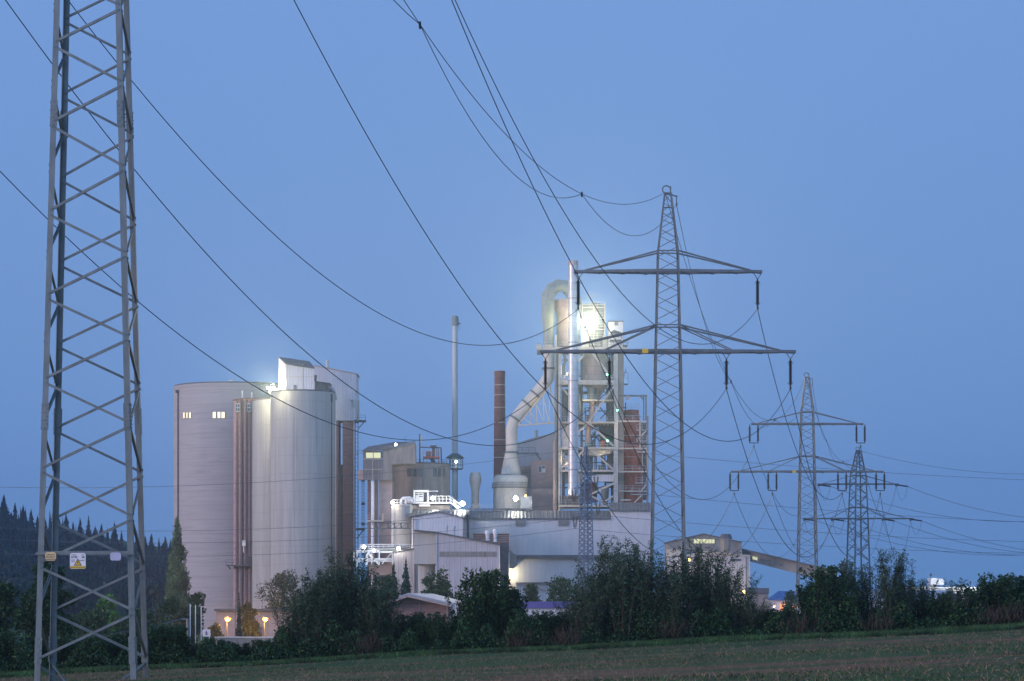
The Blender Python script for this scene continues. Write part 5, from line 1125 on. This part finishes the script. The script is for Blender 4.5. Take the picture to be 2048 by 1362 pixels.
# ------------------------------------------------------------ right side: crusher house, conveyor, low sheds
def crusher():
    Y = 560; root = thing('crusher_house', (X(1410,Y), Y, GZ), 'dusty grey gabled crusher house with a lit window row right of the second pylon', 'building')
    mb = MB(); mb.pprism([(1336,1085),(1366,1077),(1407,1068.5),(1436,1075),(1483,1085.5),(1483,1300),(1336,1300)], Y+4, 12); mb.build('wall', M_['clad_weather'], root)
    mb = MB(); mb.pprism([(1334,1083.5),(1407,1066.5),(1484,1083.5),(1484,1086),(1407,1069),(1334,1086)], Y+3.7, 13); mb.build('roof', M_['roof_dark'], root)
    f = MB(); f.pbox(1387,1430,1077,1087.5,Y+3.85,.12); fo = f.build('window', M_['clad_weather'], root); g = MB()
    for k in range(7): g.pbox(1388+k*6,1393.3+k*6,1078,1086.6,Y+3.8,.04)
    g.build('pane', M_['glass_dimlit'], fo)
    mb = MB(); mb.pprism([(1336,1118),(1400,1104),(1500,1113),(1500,1300),(1336,1300)], Y, 4); mb.build('front_wall', M_['clad_pink'], root)
    mb = MB(); mb.pprism([(1400,1101),(1501,1110.5),(1501,1113.2),(1400,1104)], Y-.3, 4.3); mb.build('front_roof_edge', M_['frame_paint'], root)
    mb = MB(); mb.pbox(1460,1482,1118,1122,Y-.15,.1); mb.pbox(1492,1493,1114,1195,Y-.2,.2); mb.build('trim', M_['frame_dark'], root)
    x = X(1451.5,Y-2); k = 1/F*Y; yy = Y-2
    mb = MB(); mb.lathe(x, yy, [(8*k,Z(1104,yy)),(10*k,Z(1099,yy)),(10.5*k,Z(1095,yy)),(13.3*k,Z(1079,yy)),(13.3*k,Z(1077,yy)),(12.6*k,Z(1076.6,yy))], 8, .39); mb.build('hopper_cowl', M_['clad_weather'], root); mb = MB(); mb.lathe(x, yy, [(13.6*k,Z(1077.5,yy)),(13.6*k,Z(1076.5,yy)),(10.5*k,Z(1068.5,yy)),(9*k,Z(1068,yy))], 8, .39); mb.build('cowl_lid', M_['roof_dark'], root)
    mb = MB(); mb.box(X(1336,Y), X(1366,Y), Y+1, Y+6, Z(1118,Y), Z(1098,Y)); mb.build('side_hut', M_['frame_paint'], root)
crusher()
bulb(P(1488,1184,557), 'yellow lamp low on the crusher house corner, half hidden by leaves', .42, 'lamp_sodium', power=500, colr=(1,.95,.55))
bulb(P(1378,1120,556), 'yellow lamp on the crusher house wall above the bushes', .4, 'lamp_sodium', power=500, colr=(1,.95,.5))
bulb(P(1411,1208,552), 'orange lamp glowing through the bushes below the crusher house', .32, 'lamp_sodium', power=250, colr=(1,.55,.12))
def gallery():
    Y = 560; root = thing('conveyor_gallery', (X(1570,Y), Y, GZ), 'long enclosed conveyor gallery sloping down to the right from the crusher house', 'conveyor')
    a, b, c, e = (1484,1098), (1670,1141), (1676,1166), (1500,1121)
    mb = MB(); mb.add([P(1484,1098,Y+6),P(1672,1142,Y+1),P(1672,1167,Y+1),P(1484,1119,Y+6), P(1484,1098,Y+10),P(1672,1142,Y+5),P(1672,1167,Y+5),P(1484,1119,Y+10)], [(3,2,1,0),(4,5,6,7),(0,1,5,4),(2,3,7,6),(7,3,0,4),(1,2,6,5)]); mb.build('gallery_wall', M_['clad_weather'], root)
    mb = MB(); mb.bar(P(1484,1098.5,Y+7.6), P(1672,1142.5,Y+2.6), 5.0, .35); mb.build('roof', M_['roof_dark'], root)
    for (u0, u1, v0, m_) in ((1505,1515,1112.5,'glass_dimlit'),(1522,1566,1116.5,'louvre')):
        s = 44/188.; yy = Y+6-(u0-1484)/188*5-.12
        mb = MB(); mb.add([P(u0,v0,yy),P(u1,v0+(u1-u0)*.245,yy-(u1-u0)/188*5),P(u1,v0+6+(u1-u0)*.245,yy-(u1-u0)/188*5),P(u0,v0+6,yy)],[(3,2,1,0)]); mb.build('window_strip', M_[m_], root)
    mb = MB()
    for u, v in ((1660,1158),):
        mb.bar(P(u-4,v,Y+3), (X(u-7,Y),Y+3,GZ), .4); mb.bar(P(u+4,v,Y+3), (X(u+7,Y),Y+3,GZ), .4)
    mb.build('trestle', M_['frame_paint'], root)
gallery()
def right_sheds():
    Y = 500
    root = thing('dark_flat_hut', (X(1520,Y), Y, GZ), 'low beige hut with a dark flat roof beside the crusher house', 'hut')
    mb = MB(); mb.pbox(1500,1537,1186,1260,Y+10,8); mb.build('wall', M_['clad_weather'], root); mb = MB(); mb.pbox(1498,1538,1176,1186.5,Y+9.6,9); mb.build('roof', M_['roof_dark'], root)
    root = thing('blue_roof_shed', (X(1590,Y), Y, GZ), 'white shed with a blue pitched roof and an orange lit doorway', 'shed')
    mb = MB(); mb.pprism([(1540,1199),(1650,1199),(1650,1262),(1540,1262)], Y, 10); mb.build('wall', M_['clad_white'], root)
    mb = MB(); z0, z1 = Z(1198,Y-.6), Z(1182,Y+5); mb.add([(X(1537,Y),Y-.6,z0),(X(1655,Y),Y-.6,z0),(X(1655,Y),Y+5,z1),(X(1562,Y),Y+5,z1),(X(1537,Y),Y-.6,z0-.3),(X(1655,Y),Y-.6,z0-.3),(X(1655,Y),Y+11,z0),(X(1545,Y),Y+11,z0)],[(0,1,2,3),(0,4,5,1),(3,2,6,7),(0,3,7),(1,6,2)]); mb.build('roof', M_['roof_blue'], root)
    mb = MB(); mb.pbox(1560,1590,1208,1262,Y-.15,.12); mb.build('doorway', M_['glass_orange'], root)
    mb = MB(); mb.pbox(1592,1618,1207,1212,Y-.4,.3); mb.build('fascia', M_['orange_paint'], root)
    root = thing('long_warehouse', (X(1750,Y), Y+30, GZ), 'long flat blue-grey warehouse roof behind the right hand hedge', 'warehouse')
    Yw = Y+30
    mb = MB(); mb.pbox(1625,1925,1199,1262,Yw,20); mb.build('wall', M_['clad_white'], root)
    mb = MB(); z0, z1 = Z(1200,Yw-.5), Z(1180,Yw+14); mb.add([(X(1622,Yw),Yw-.5,z0),(X(1928,Yw),Yw-.5,z0),(X(1924,Yw),Yw+14,z1),(X(1632,Yw),Yw+14,z1),(X(1622,Yw),Yw-.5,z0-.4),(X(1928,Yw),Yw-.5,z0-.4)],[(0,1,2,3),(0,4,5,1)]); mb.build('roof', M_['roof_pale'], root)
    root = thing('lit_depot', (X(1900,Y), Y+70, GZ), 'floodlit white depot roof line at the far right above the hedge', 'depot')
    Yd = Y+75; mb = MB(); mb.pbox(1810,2060,1176,1262,Yd,20); mb.build('wall', M_['clad_white'], root); mb = MB(); mb.pbox(1800,2060,1174,1177,Yd-.5,21); mb.build('roof', M_['white_paint'], root)
    mb = MB(); mb.pbox(1862,1874,1156,1174,Yd+4,5); mb.pbox(1874,1888,1157.5,1170,Yd+4,5); mb.build('roof_unit', M_['white_paint'], root)
    mb = MB(); mb.pbox(1874,1877,1161,1164,Yd+3.9,.1); mb.pbox(1867,1873,1169,1174,Yd+3.9,.1); mb.build('opening', M_['dark'], root)
right_sheds()
bulb(P(1596,1214,497), 'orange wall lamp by the lit doorway of the blue roofed shed', .2, 'lamp_sodium', power=300, colr=(1,.5,.3))
bulb(P(1548,1213,497), 'pinkish wall lamp at the left corner of the blue roofed shed', .16, 'lamp_sodium', power=130, colr=(1,.6,.6))
flood(P(1862,1150,565), P(1875,1172,577), 'floodlight aimed at the white unit on the depot roof', .5, power=2200, colr=(1,1,.88), pole=1)
flood(P(1940,1165,570), P(1930,1175,575), 'floodlight lighting the depot roof edge right of the white unit', .4, power=1600, colr=(.95,.98,1), pole=1)

# ------------------------------------------------------------ low buildings between bushes and works
def low_buildings():
    Y = 330
    root = thing('open_barn', (X(850,Y), Y, GZ), 'low barn with a pale shallow pitched roof in a gap of the hedge', 'barn')
    mb = MB(); mb.pprism([(775,1204),(820,1194),(905,1209),(905,1300),(775,1300)], Y+2, 8); mb.build('wall', M_['brick_dark'], root)
    mb = MB(); mb.add([P(765,1205,Y),P(815,1186,Y),P(903,1206,Y),P(765,1208,Y),P(815,1189.5,Y),P(903,1210,Y), P(800,1199,Y+12),P(868,1187.5,Y+12),P(929,1203,Y+12)], [(0,3,4,1),(1,4,5,2),(0,1,7,6),(1,2,8,7)]); mb.build('roof', M_['roof_pale'], root)
    mb = MB(); mb.pprism([(766,1208.2),(815,1189.7),(903,1210.2),(903,1214),(815,1194),(766,1211.5)], Y+.05, 1.5); mb.build('fascia', M_['conc_pink'], root)
    mb = MB(); mb.pbox(838,839.5,1196,1230,Y+1.9,.1); mb.pbox(893,896,1206,1240,Y+1.8,.2); mb.build('post', M_['wood'], root)
    mb = MB(); mb.pbox(905,910,1209,1240,Y+2.2,.2); mb.build('window', M_['white_paint'], root)
    root = thing('violet_roof_store', (X(1100,Y), Y, GZ), 'low white store with a violet roof fascia behind the hedge', 'store')
    mb = MB(); mb.pbox(1042,1180,1214,1290,Y,10); mb.build('wall', M_['clad_white'], root); mb = MB(); mb.pprism([(1036,1216),(1044,1203),(1180,1203),(1186,1216)], Y-.4, 11); mb.build('roof', M_['roof_violet'], root)
    Y = 470; root = thing('gatehouse', (X(520,Y), Y, GZ), 'low flat roofed gatehouse with a dark door, lit by two orange street lamps', 'building')
    mb = MB(); mb.pbox(432,590,1222,1300,Y,10); mb.build('wall', M_['conc_pink'], root); mb = MB(); mb.pbox(428,592,1217.5,1222,Y-1,12); mb.build('roof', M_['roof_dark'], root)
    mb = MB(); mb.pbox(487,520,1226,1229,Y-.1,.1); mb.build('lit_strip', M_['yellow_pale'], root)
    mb = MB(); mb.pbox(507,524,1254,1300,Y-.2,.15); mb.build('door', M_['frame_dark'], root)
    root = thing('yard_wall', (X(500,400), 400, GZ), 'long pale yard wall showing through the low hedge at the left', 'wall')
    mb = MB(); mb.pbox(430,608,1275,1335,400,.3); mb.build('panel', M_['conc_grey'], root); mb = MB(); mb.pbox(429,609,1273.5,1275.3,399.9,.5); mb.build('coping', M_['white_paint'], root)
    for u in (380.5, 391, 402.5):
        o = MB().cyl(P(u, {380.5:1208,391:1210,402.5:1212}[u], 335), P(u, 1300, 335), .065, n=8).build('flagpole', M_['white_paint'], None, True)
        tag(o, {380.5:'left and tallest of three bare white flagpoles by the yard',391:'middle of three bare white flagpoles by the yard',402.5:'right and shortest of three bare white flagpoles by the yard'}[u], 'flagpole', 'bare white flagpoles')
    root = thing('sign_board', (X(413,400), 399, GZ), 'white sign board with a small dark emblem beside the flagpoles', 'sign')
    mb = MB(); mb.pbox(405.5,420.5,1259,1273,398,.25); b = mb.build('board', M_['sign_white'], root); mb = MB(); mb.pbox(407,408,1273,1310,398,.2); mb.pbox(418,419,1273,1310,398,.2); mb.build('post', M_['white_paint'], root)
    mb = MB(); mb.pbox(412,413.3,1261.5,1270.5,397.96,.04); mb.pbox(409.5,416,1265.3,1266.5,397.95,.04); mb.pbox(410.5,415,1268.5,1269.4,397.95,.04); mb.build('emblem', M_['ink'], b)
low_buildings()
def street_lamp(u, v, Y, label):
    c = P(u, v, Y); root = thing('street_lamp', (c.x, Y, GZ), label, 'street lamp', 'orange sodium street lamps')
    mb = MB(); mb.cyl((c.x-.1, Y, GZ), (c.x-.1, Y, c.z+.3), .11, .08, 8); mb.bar((c.x-.1,Y,c.z+.3), (c.x+.2,Y-.4,c.z+.35), .1); mb.build('pole', M_['frame_dark'], root)
    mb = MB(); mb.lathe(c.x+.1, Y-.45, [(.15,c.z-.42),(.46,c.z-.2),(.54,c.z+.05),(.42,c.z+.25)], 14); mb.build('lamp_glass', M_['lamp_sodium'], root, True)
    mb = MB(); mb.lathe(c.x+.1, Y-.45, [(.42,c.z+.25),(.25,c.z+.38),(.08,c.z+.48)], 12); mb.build('lamp_hood', M_['galv'], root, True)
    o = point('lamp_light', (0,0,0), 3000, (1,.42,.06), size=.35); o.parent = root; o.location = (.1, -1.0, c.z - GZ - .2)
    o = point('lamp_light', (0,0,0), 18000, (1,.30,.03), size=.35, spot=R(70), aim=(0,10,0)); o.parent = root; o.location = (.1, -1.1, c.z - GZ); o.rotation_euler = (R(-88) + R(180) - R(180), 0, 0)
street_lamp(455, 1238, 452, 'orange glowing street lamp left of the gatehouse door, over a lit shrub')
street_lamp(530, 1238, 452, 'orange glowing street lamp right of the gatehouse door, close to the bushes')
street_lamp(599, 1240, 452, 'orange street lamp almost hidden behind the bushes right of the gatehouse')
street_lamp(990, 1222, 445, 'tiny orange street lamp glimpsed through the dark bush below the workshop hall')
o = MB().cyl(P(470.5,1211,440), P(470.5,1300,440), .09, n=8).build('lamp_post', M_['galv_far'], None); tag(o, 'thin grey unlit post between the two orange street lamps', 'post')
def utility():
    Y = 250; c = P(375,1238,Y); root = thing('utility_pole', (c.x, Y, GZ), 'grey utility pole with a short crossbar left of the flagpoles', 'utility pole')
    mb = MB(); mb.cyl((c.x,Y,-7.5), c, .15, .13, 8); mb.build('pole', M_['wood'], root); mb = MB(); mb.bar(P(362,1238,Y), P(380,1239,Y), .12); mb.build('crossbar', M_['wood'], root)
    for k in range(3):
        a = P(364+k*6.5, 1236, Y); wire(sagpts(a, P(60-k*25, 1296-k*2, 205), .35, 12), .018, ('left','middle','right')[k] +  ' one of three thin low wires from the utility pole behind the nearest pylon', 'low wires of the utility pole', 'wire_far')
utility()

# ------------------------------------------------------------ trees behind the hedge
def tree(u, v_top, Y, wpx, m, label, group, kind='round', seed=0, nleaf=2600, leaf=.55, name='broadleaf_tree', cat='tree'):
    x = X(u, Y); gz = ground_z(x, Y); h = Z(v_top, Y) - gz; r = wpx/2/F*Y
    root = thing(name, (x, Y, gz), label, cat, group)
    if kind == 'round':
        bl = round_blobs(seed, h, r, 20, .22 if h < 12 else .28); me = blob_mesh(seed, bl, nleaf, leaf, leaf*.6, m); tr = trunk_mb(h, max(.15, h*.018), bl, seed)
    elif kind == 'poplar':
        rng = random.Random(seed); bl = []
        for k in range(120):
            t = k/119; z = h*(.05 + .93*t); rr = r*.86*float(np.interp(t, [0,.12,.4,.7,.88,1], [.55,.85,1,.74,.42,.12]))
            a = rng.uniform(0, 6.28); q = rr*rng.uniform(.1, .62); bl.append((q*math.cos(a), q*math.sin(a), z, max(.3, rr*.40), max(1.0, h*.055)))
        me = blob_mesh(seed, bl, nleaf, leaf, leaf*.5, m, droop=-.9); tr = trunk_mb(h*.8, .3, [], seed)
    else:
        me = tier_conifer(seed, h, r, m); tr = MB().tube([(0,0,-.5),(0,0,h*.5),(0,0,h*.95)], [.2,.12,.03], 6)
    mobj('crown', me, root)
    o = MB(); o.v = [tuple(Vector(v) + Vector((x, Y, gz))) for v in tr.v]; o.f = tr.f; o.build('trunk', M_['bark'], root)
    return root
tree(355, 1043, 470, 70, 'leaf_poplar', 'tall tapering poplar standing against the widest silo', None, 'poplar', 5, 20000, .40, 'poplar_tree')
T = [
 (-20,1150,205,120,'leaf_dark','broad dark tree at the left frame edge behind the nearest pylon',7,.30,9000),
 (95,1116,200,130,'leaf_dark','large dark broadleaf tree seen through the nearest pylon\'s left leg',8,.26,13000),
 (218,1190,400,62,'leaf_light','round light green tree behind the nearest pylon',9,.5,3800),
 (190,1222,330,110,'leaf_mid','low bushy dark tree below the light green one',10,.5,3600),
 (275,1225,330,100,'leaf_mid','low bushy tree left of the poplar\'s foot',11,.5,3600),
 (345,1196,380,70,'leaf_mid','olive green bush-like tree at the foot of the poplar',12,.5,3000),
 (393,1186,400,52,'leaf_dark','small dark tree just right of the poplar',13,.45,2600),
 (372,1218,360,70,'leaf_olive','brownish low tree behind the white flagpoles',14,.5,2600),
 (496,1206,457,44,'leaf_olive','small tree before the foot of the rose stair tower',15,.5,2600),
 (566,1150,500,110,'leaf_olive','broad olive tree before the front silo',16,.38,7000),
 (503,1242,455,40,'leaf_olive','small amber lit tree beside the gatehouse door',17,.4,1500),
 (432,1246,449,36,'leaf_olive','shrub glowing under the left orange street lamp',18,.4,1500),
 (775,1150,345,100,'leaf_dark','dark tree left of the barn roof',19,.4,5000),
 (885,1135,380,78,'leaf_mid','round tree in front of the workshop hall wall',20,.42,4600),
 (858,1152,372,50,'leaf_dark','darker narrow tree beside the workshop hall\'s round base',27,.4,2600),
 (1065,1170,400,56,'leaf_dark','small dark tree below the hall\'s yellow lit wall',21,.42,2800),
 (1128,1160,380,120,'leaf_mid','spreading green tree right of the low white shed',22,.42,5600),
 (1210,1150,360,120,'leaf_mid','tree half hidden behind the tall willow bushes',23,.42,4500),
 (1688,1117,560,60,'leaf_olive','pale grey-green birch at the lower end of the conveyor gallery',24,.45,3800),
 (1580,1180,430,50,'leaf_dark','small dark tree before the blue roofed shed',25,.42,2000),
 (645,1168,300,90,'leaf_dark','dark tree behind the tallest left bushes',26,.38,5200)]
for (u, v, Y, wp, m, lab, sd, lf, nl) in T: tree(u, v, Y, wp, m, lab, 'trees between the hedge and the works', 'round', sd, nl, lf)
tree(812, 1119, 352, 66, 'needle', 'dark pointed conifer left of the workshop hall', None, 'conifer', 31, name='conifer_tree')
tree(788, 1128, 360, 50, 'needle', 'shorter dark conifer beside the pink shed', None, 'conifer', 32, name='conifer_tree')
tree(313, 1182, 420, 26, 'needle', 'small dark spruce left of the poplar', None, 'conifer', 33, name='conifer_tree')
tree(478, 1186, 425, 20, 'needle', 'slim little spruce at the foot of the rose stair tower', None, 'conifer', 34, name='conifer_tree')

# forested hill
con = [tier_conifer(100+i, 15, (2.6,3.2,2.2,3.6,2.8)[i], 'needle_far') for i in range(5)]
sky_line = [(-12,1004),(8,988),(30,1003),(46,1010),(62,1018),(75,1030),(88,1026),(106,1019),(118,1035),(132,1026),(146,1044),(160,1036),(177,1033),(190,1052),(203,1046),(215,1058),(229,1043),(243,1060),(262,1068),(274,1066),(290,1070),(303,1066),(318,1076),(330,1074),(341,1080)]
rg = random.Random(4)
for i, (u, v) in enumerate(sky_line):
    Y = 1240 + rg.uniform(-20, 20); x = X(u, Y); gz = ground_z(x, Y); zt = Z(v, Y)
    hgt = max(9, min(26, zt - gz)); pos = (x, Y, zt - hgt)
    root = thing('conifer_tree', pos, 'dark conifer on the crest of the wooded hill', 'tree', 'conifers on the skyline of the hill')
    o = mobj('crown', con[i % 5], root); s = hgt/15; o.scale = (s*rg.uniform(.95,1.3), s*rg.uniform(.95,1.3), s); o.rotation_euler = (0,0,rg.uniform(0,6))
def forest():
    rng = np.random.default_rng(3); pr = random.Random(3); C=[];D=[];Ln=[];Wd=[]; mb = MB()
    for _ in range(6200):
        Y = rng.uniform(790, 1330) if _ < 4400 else rng.uniform(1150, 1262); u = rng.uniform(-260, 620) if _ < 4400 else rng.uniform(-60, 420); x = X(u, Y); gz = ground_z(x, Y)
        h = rng.uniform(10, 17)*(rng.uniform(1.1, 1.7) if _ >= 4400 else 1); r = rng.uniform(1.8, 3.0)
        if rng.random() < (.8 if _ >= 4400 else .5): tiers(mb, x, Y, gz, h, r, 5, 6, pr)
        else:
            for k in range(34):
                a = unit(rng.normal(size=3)); C.append((x+a[0]*r*1.3, Y+a[1]*r*1.3, gz+h*.55+a[2]*h*.32)); D.append(tuple(a + rng.normal(0,.5,3))); Ln.append(1.9); Wd.append(1.6)
    D = unit(np.array(D)); C = np.array(C)
    me = leaves_mesh('forest', C, D, sides(D, rng), Ln, Wd, M_['needle_far'], mb)
    tag(mobj('forest', me), 'dense dark mixed forest covering the hill at the left', 'forest', kind='stuff')
forest()

# ------------------------------------------------------------ hedge of bushes along the field edge
def hedge_y(u): return 152.0
def scatter_stuff():
    rng = np.random.default_rng(9)
    # low leafy undergrowth that closes the foot of the hedge
    n = 120000; x = rng.uniform(-36, 36, n); y = 150.5 + rng.gamma(2.0, 1.1, n)
    top = 1.25 + .55*np.sin(x*1.7) + .4*np.sin(x*4.1+1) + .45*np.sin(x*.6+2); top = np.clip(top, .55, 2.6)
    z = np.array([ground_z(a, b) for a, b in zip(x, y)]) + rng.uniform(0, 1, n)**.8*top*np.clip((y-150)/1.2, .35, 1)
    C = np.c_[x, y, z]; D = unit(rng.normal(size=(n,3)) + np.array([0,-.2,.5]))
    tag(mobj('undergrowth', leaves_mesh('undergrowth', C, D, sides(D, rng), .17*rng.uniform(.6,1.4,n), .10*rng.uniform(.6,1.4,n), M_['leaf_dark'])), 'low dark tangle of brambles and leaves along the foot of the hedge', 'undergrowth', kind='stuff')
    n = 1500; cl = rng.choice([-8.5, 0.5, 3.2, 9.5, 17.0, 21.5, 28.2, 29.2, 30.2], n); x = cl + rng.normal(0, .55, n); y = 150.2 + rng.uniform(0, 1.4, n)
    z = np.array([ground_z(a, b) for a, b in zip(x, y)]) + rng.uniform(0, .5, n); D = unit(np.c_[rng.normal(0,.35,n), rng.normal(0,.2,n), np.ones(n)]); L_ = rng.uniform(.4, 1.5, n)
    tag(mobj('dry_brush', leaves_mesh('dry_brush', np.c_[x,y,z], D, sides(D, rng), L_, .035, M_['dry_dark'])), 'reddish brown dead stalks and brush at the foot of the hedge', 'brush', kind='stuff')
    # field: straw and grass blades
    def patch(n, lo, hi, hh, wd, m, name, lab, band, lean=.5):
        y = rng.uniform(lo, hi, n); x = rng.uniform(-.21, .21, n)*y*1.02
        f = np.sin(x*.10 + y*.13) + .7*np.sin(x*.27 - y*.21 + 1) + .5*np.sin(y*.5 + x*.05)
        keep = (f > band[0]) & (f < band[1]) if band else np.ones(n, bool)
        x = x[keep]; y = y[keep]; n = len(x)
        z = np.array([ground_z(a, b) for a, b in zip(x, y)]) - .01
        D = unit(np.c_[rng.normal(0,lean,n), rng.normal(0,lean,n), np.ones(n)*.8]); me = leaves_mesh(name, np.c_[x,y,z], D, sides(D, rng), hh*rng.uniform(.4,1.3,n), wd, M_[m])
        tag(mobj(name, me), lab, name.replace('_', ' '), kind='stuff')
    patch(60000, 50, 150, .12, .022, 'grass_blade', 'field_grass', 'short green regrowth in patches over the field', (-.3, 9))
    patch(11000, 50, 149, .20, .016, 'dry', 'stubble', 'pale straw stubble scattered over the field', None, 1.2)
    patch(90000, 143.5, 151, .30, .03, 'grass_blade', 'verge_grass', 'strip of longer grass between field and hedge', None, .35)
scatter_stuff()

wil = [willow_mesh(40+i, 5.5, 1.7, 50, dens=30) for i in range(3)]
brd = []
for i in range(3): brd.append(willow_mesh(70+i, 4.0, 1.9, 52, .16, .10, 'leaf_dark', 32, .30))
brm = []
for i in range(2): brm.append(willow_mesh(80+i, 4.0, 1.8, 46, .18, .10, 'leaf_mid', 32, .28))
def mesh_of(mb, name, m):
    me = bpy.data.meshes.new(name); me.from_pydata([tuple(v) for v in mb.v], [], mb.f); me.materials.append(m); return me
W_ = [(a, mesh_of(b, 'stems', M_['bark']), 5.5) for a, b in wil]
B_ = [(a, mesh_of(b, 'stems', M_['bark']), 4.0) for a, b in brd]
Q_ = [(a, mesh_of(b, 'stems', M_['bark']), 4.0) for a, b in brm]
tall = [(m0, s0, 5.5) for m0, s0 in [(a, mesh_of(b, 'stems', M_['bark'])) for a, b in [willow_mesh(60+i, 5.5, 1.1, 26, dens=34, tilt=.16) for i in range(2)]]]
ribs = W_
# (column, row of top, width factor, kind, label)
HB = [
 (12,1262,1.0,'b','leafy low bush at the left frame edge'),(70,1272,1.0,'b','low leafy bush behind the nearest pylon\'s left legs'),(128,1268,1.0,'q','low green bush seen between the nearest pylon\'s legs'),
 (190,1272,1.0,'b','low dark bush framed by the nearest pylon'),(240,1266,1.0,'q','low bush behind the nearest pylon\'s right legs'),(292,1248,1.1,'b','rounded bush just right of the nearest pylon'),
 (345,1250,1.1,'b','dark rounded bush below the poplar'),(398,1284,.9,'q','low bush below the white sign board'),(445,1280,.8,'b','low bush under the left orange street lamp'),
 (490,1284,.9,'b','lowest bush before the pale yard wall'),(533,1278,.8,'q','low bush under the right orange street lamp'),
 (590,1176,.8,'w','grey-green willow bush right of the gatehouse'),(622,1146,1.0,'w','feathery willow bush before the foot of the front silo'),(640,1152,1.0,'t','upright willow bush before the front silo\'s middle'),
 (672,1120,1.0,'w','tall willow bush before the white tower\'s legs'),(700,1088,1.0,'t','tallest willow bush of the left clump, beside the lit truss'),(735,1138,1.1,'w','willow bush under the lit truss'),
 (756,1180,.9,'w','dense willow bush left of the barn'),(806,1226,.8,'b','low bush before the barn\'s left end'),(845,1222,.8,'q','yellowish green bush before the barn'),(884,1226,.8,'b','low dark bush before the barn\'s right end'),
 (935,1186,.7,'b','dark bush just right of the barn'),(962,1136,.8,'q','tall leafy bush below the workshop hall'),(992,1142,.85,'b','dense tall bush before the workshop hall\'s right corner'),(1020,1176,.8,'b','bush before the dark container tower'),
 (1060,1218,1.0,'b','low bush before the violet roofed store\'s left end'),(1105,1222,1.0,'q','low bush before the violet roofed store'),(1148,1196,1.0,'w','grey-green bush right of the violet roofed store'),
 (1178,1134,1.0,'w','willow bush at the foot of the small blue pylon'),(1214,1078,1.0,'t','spiry willow bush right of the small blue pylon'),(1246,1096,1.1,'w','full willow bush before the hall\'s right end'),
 (1276,1070,1.0,'t','tallest spiry willow bush left of the second pylon'),(1306,1112,1.15,'w','dense willow bush hiding the second pylon\'s left foot'),(1350,1104,1.1,'w','dense willow bush between the second pylon\'s legs'),
 (1392,1086,1.0,'t','spiry willow bush right of the second pylon'),(1428,1098,1.0,'w','willow bush before the crusher house'),(1462,1134,.9,'w','leaning willow bush at the crusher house corner'),
 (1498,1186,1.0,'w','lower willow bush before the dark flat hut'),(1540,1218,1.0,'b','low dark bush before the blue roofed shed'),(1585,1216,.9,'b','low bush before the orange doorway'),
 (1625,1168,.9,'q','bush before the third pylon\'s left foot'),(1650,1130,1.0,'b','tall dark leafy bush at the third pylon\'s right foot'),(1688,1178,1.0,'b','bush between the third and farthest pylons'),
 (1730,1128,1.0,'w','willow bush below the farthest pylon'),(1776,1092,.9,'t','tall spiry bush right of the farthest pylon'),(1806,1112,.9,'t','second spiry bush right of the farthest pylon'),(1832,1150,1.0,'w','spreading bush left of the lit roof unit'),
 (1876,1184,1.0,'b','low bush under the lit roof unit'),(1915,1160,1.0,'w','loose bush right of the lit roof unit'),(1960,1164,1.0,'b','dark leafy bush near the right frame edge'),
 (2000,1144,1.0,'q','taller bush close to the right frame edge'),(2040,1148,1.0,'b','bush cut by the right frame edge')]
rg = random.Random(11)
cnt = {}
for (u, v, wf, kd, lab) in HB:
    Y = 152.6 + rg.uniform(-.6, 1.6); x = X(u, Y); gz = ground_z(x, Y); h = Z(v, Y) - gz
    src = {'w': W_, 'b': B_, 'q': Q_, 't': tall}[kd]; c = cnt.get(kd, 0); cnt[kd] = c + 1; me, sm, h0 = src[c % len(src)]
    root = thing('hedge_bush', (x, Y, gz), lab, 'bush', 'bushes along the field edge')
    root.rotation_euler = (0, 0, rg.uniform(0, 6.28)); sz = h/h0; sx = (.55 + .45*sz)*wf*1.15
    root.scale = (sx, sx, sz*1.02)
    mobj('foliage', me, root); mobj('stems', sm, root)
# back row that keeps the hedge closed between the tall bushes
for k in range(30):
    u = -20 + k*72 + rg.uniform(-14, 14); Y = 156.5 + rg.uniform(-.8, 1.2); x = X(u, Y); gz = ground_z(x, Y)
    base = 1308 if u < 570 else (1215 if 560 < u < 780 or 1150 < u < 1480 else 1246)
    if 1480 < u: base = 1226
    h = Z(base + rg.uniform(-8, 8), Y) - gz; me, sm, h0 = (B_ + Q_)[k % 5]
    root = thing('hedge_bush', (x, Y, gz), 'dark bush in the hidden rear row of the hedge', 'bush', 'rear row bushes of the hedge'); root.scale = (1.15, 1.15, h/h0); root.rotation_euler = (0,0,rg.uniform(0,6.28))
    mobj('foliage', me, root); mobj('stems', sm, root)

# ------------------------------------------------------------ haze
hz = MB().box(-900, 900, -60, 2600, -12, 130)
hm = bpy.data.materials.new('thin_evening_haze'); hm.use_nodes = True; hn = hm.node_tree; hn.nodes.remove(hn.nodes['Principled BSDF'])
pv = hn.nodes.new('ShaderNodeVolumePrincipled'); pv.inputs['Color'].default_value = (.45,.68,1,1); pv.inputs['Density'].default_value = .00017; pv.inputs['Anisotropy'].default_value = .75; hn.links.new(pv.outputs[0], hn.nodes['Material Output'].inputs['Volume'])
ho = hz.build('haze', hm); tag(ho, 'thin blue evening haze over the whole scene', kind='stuff')
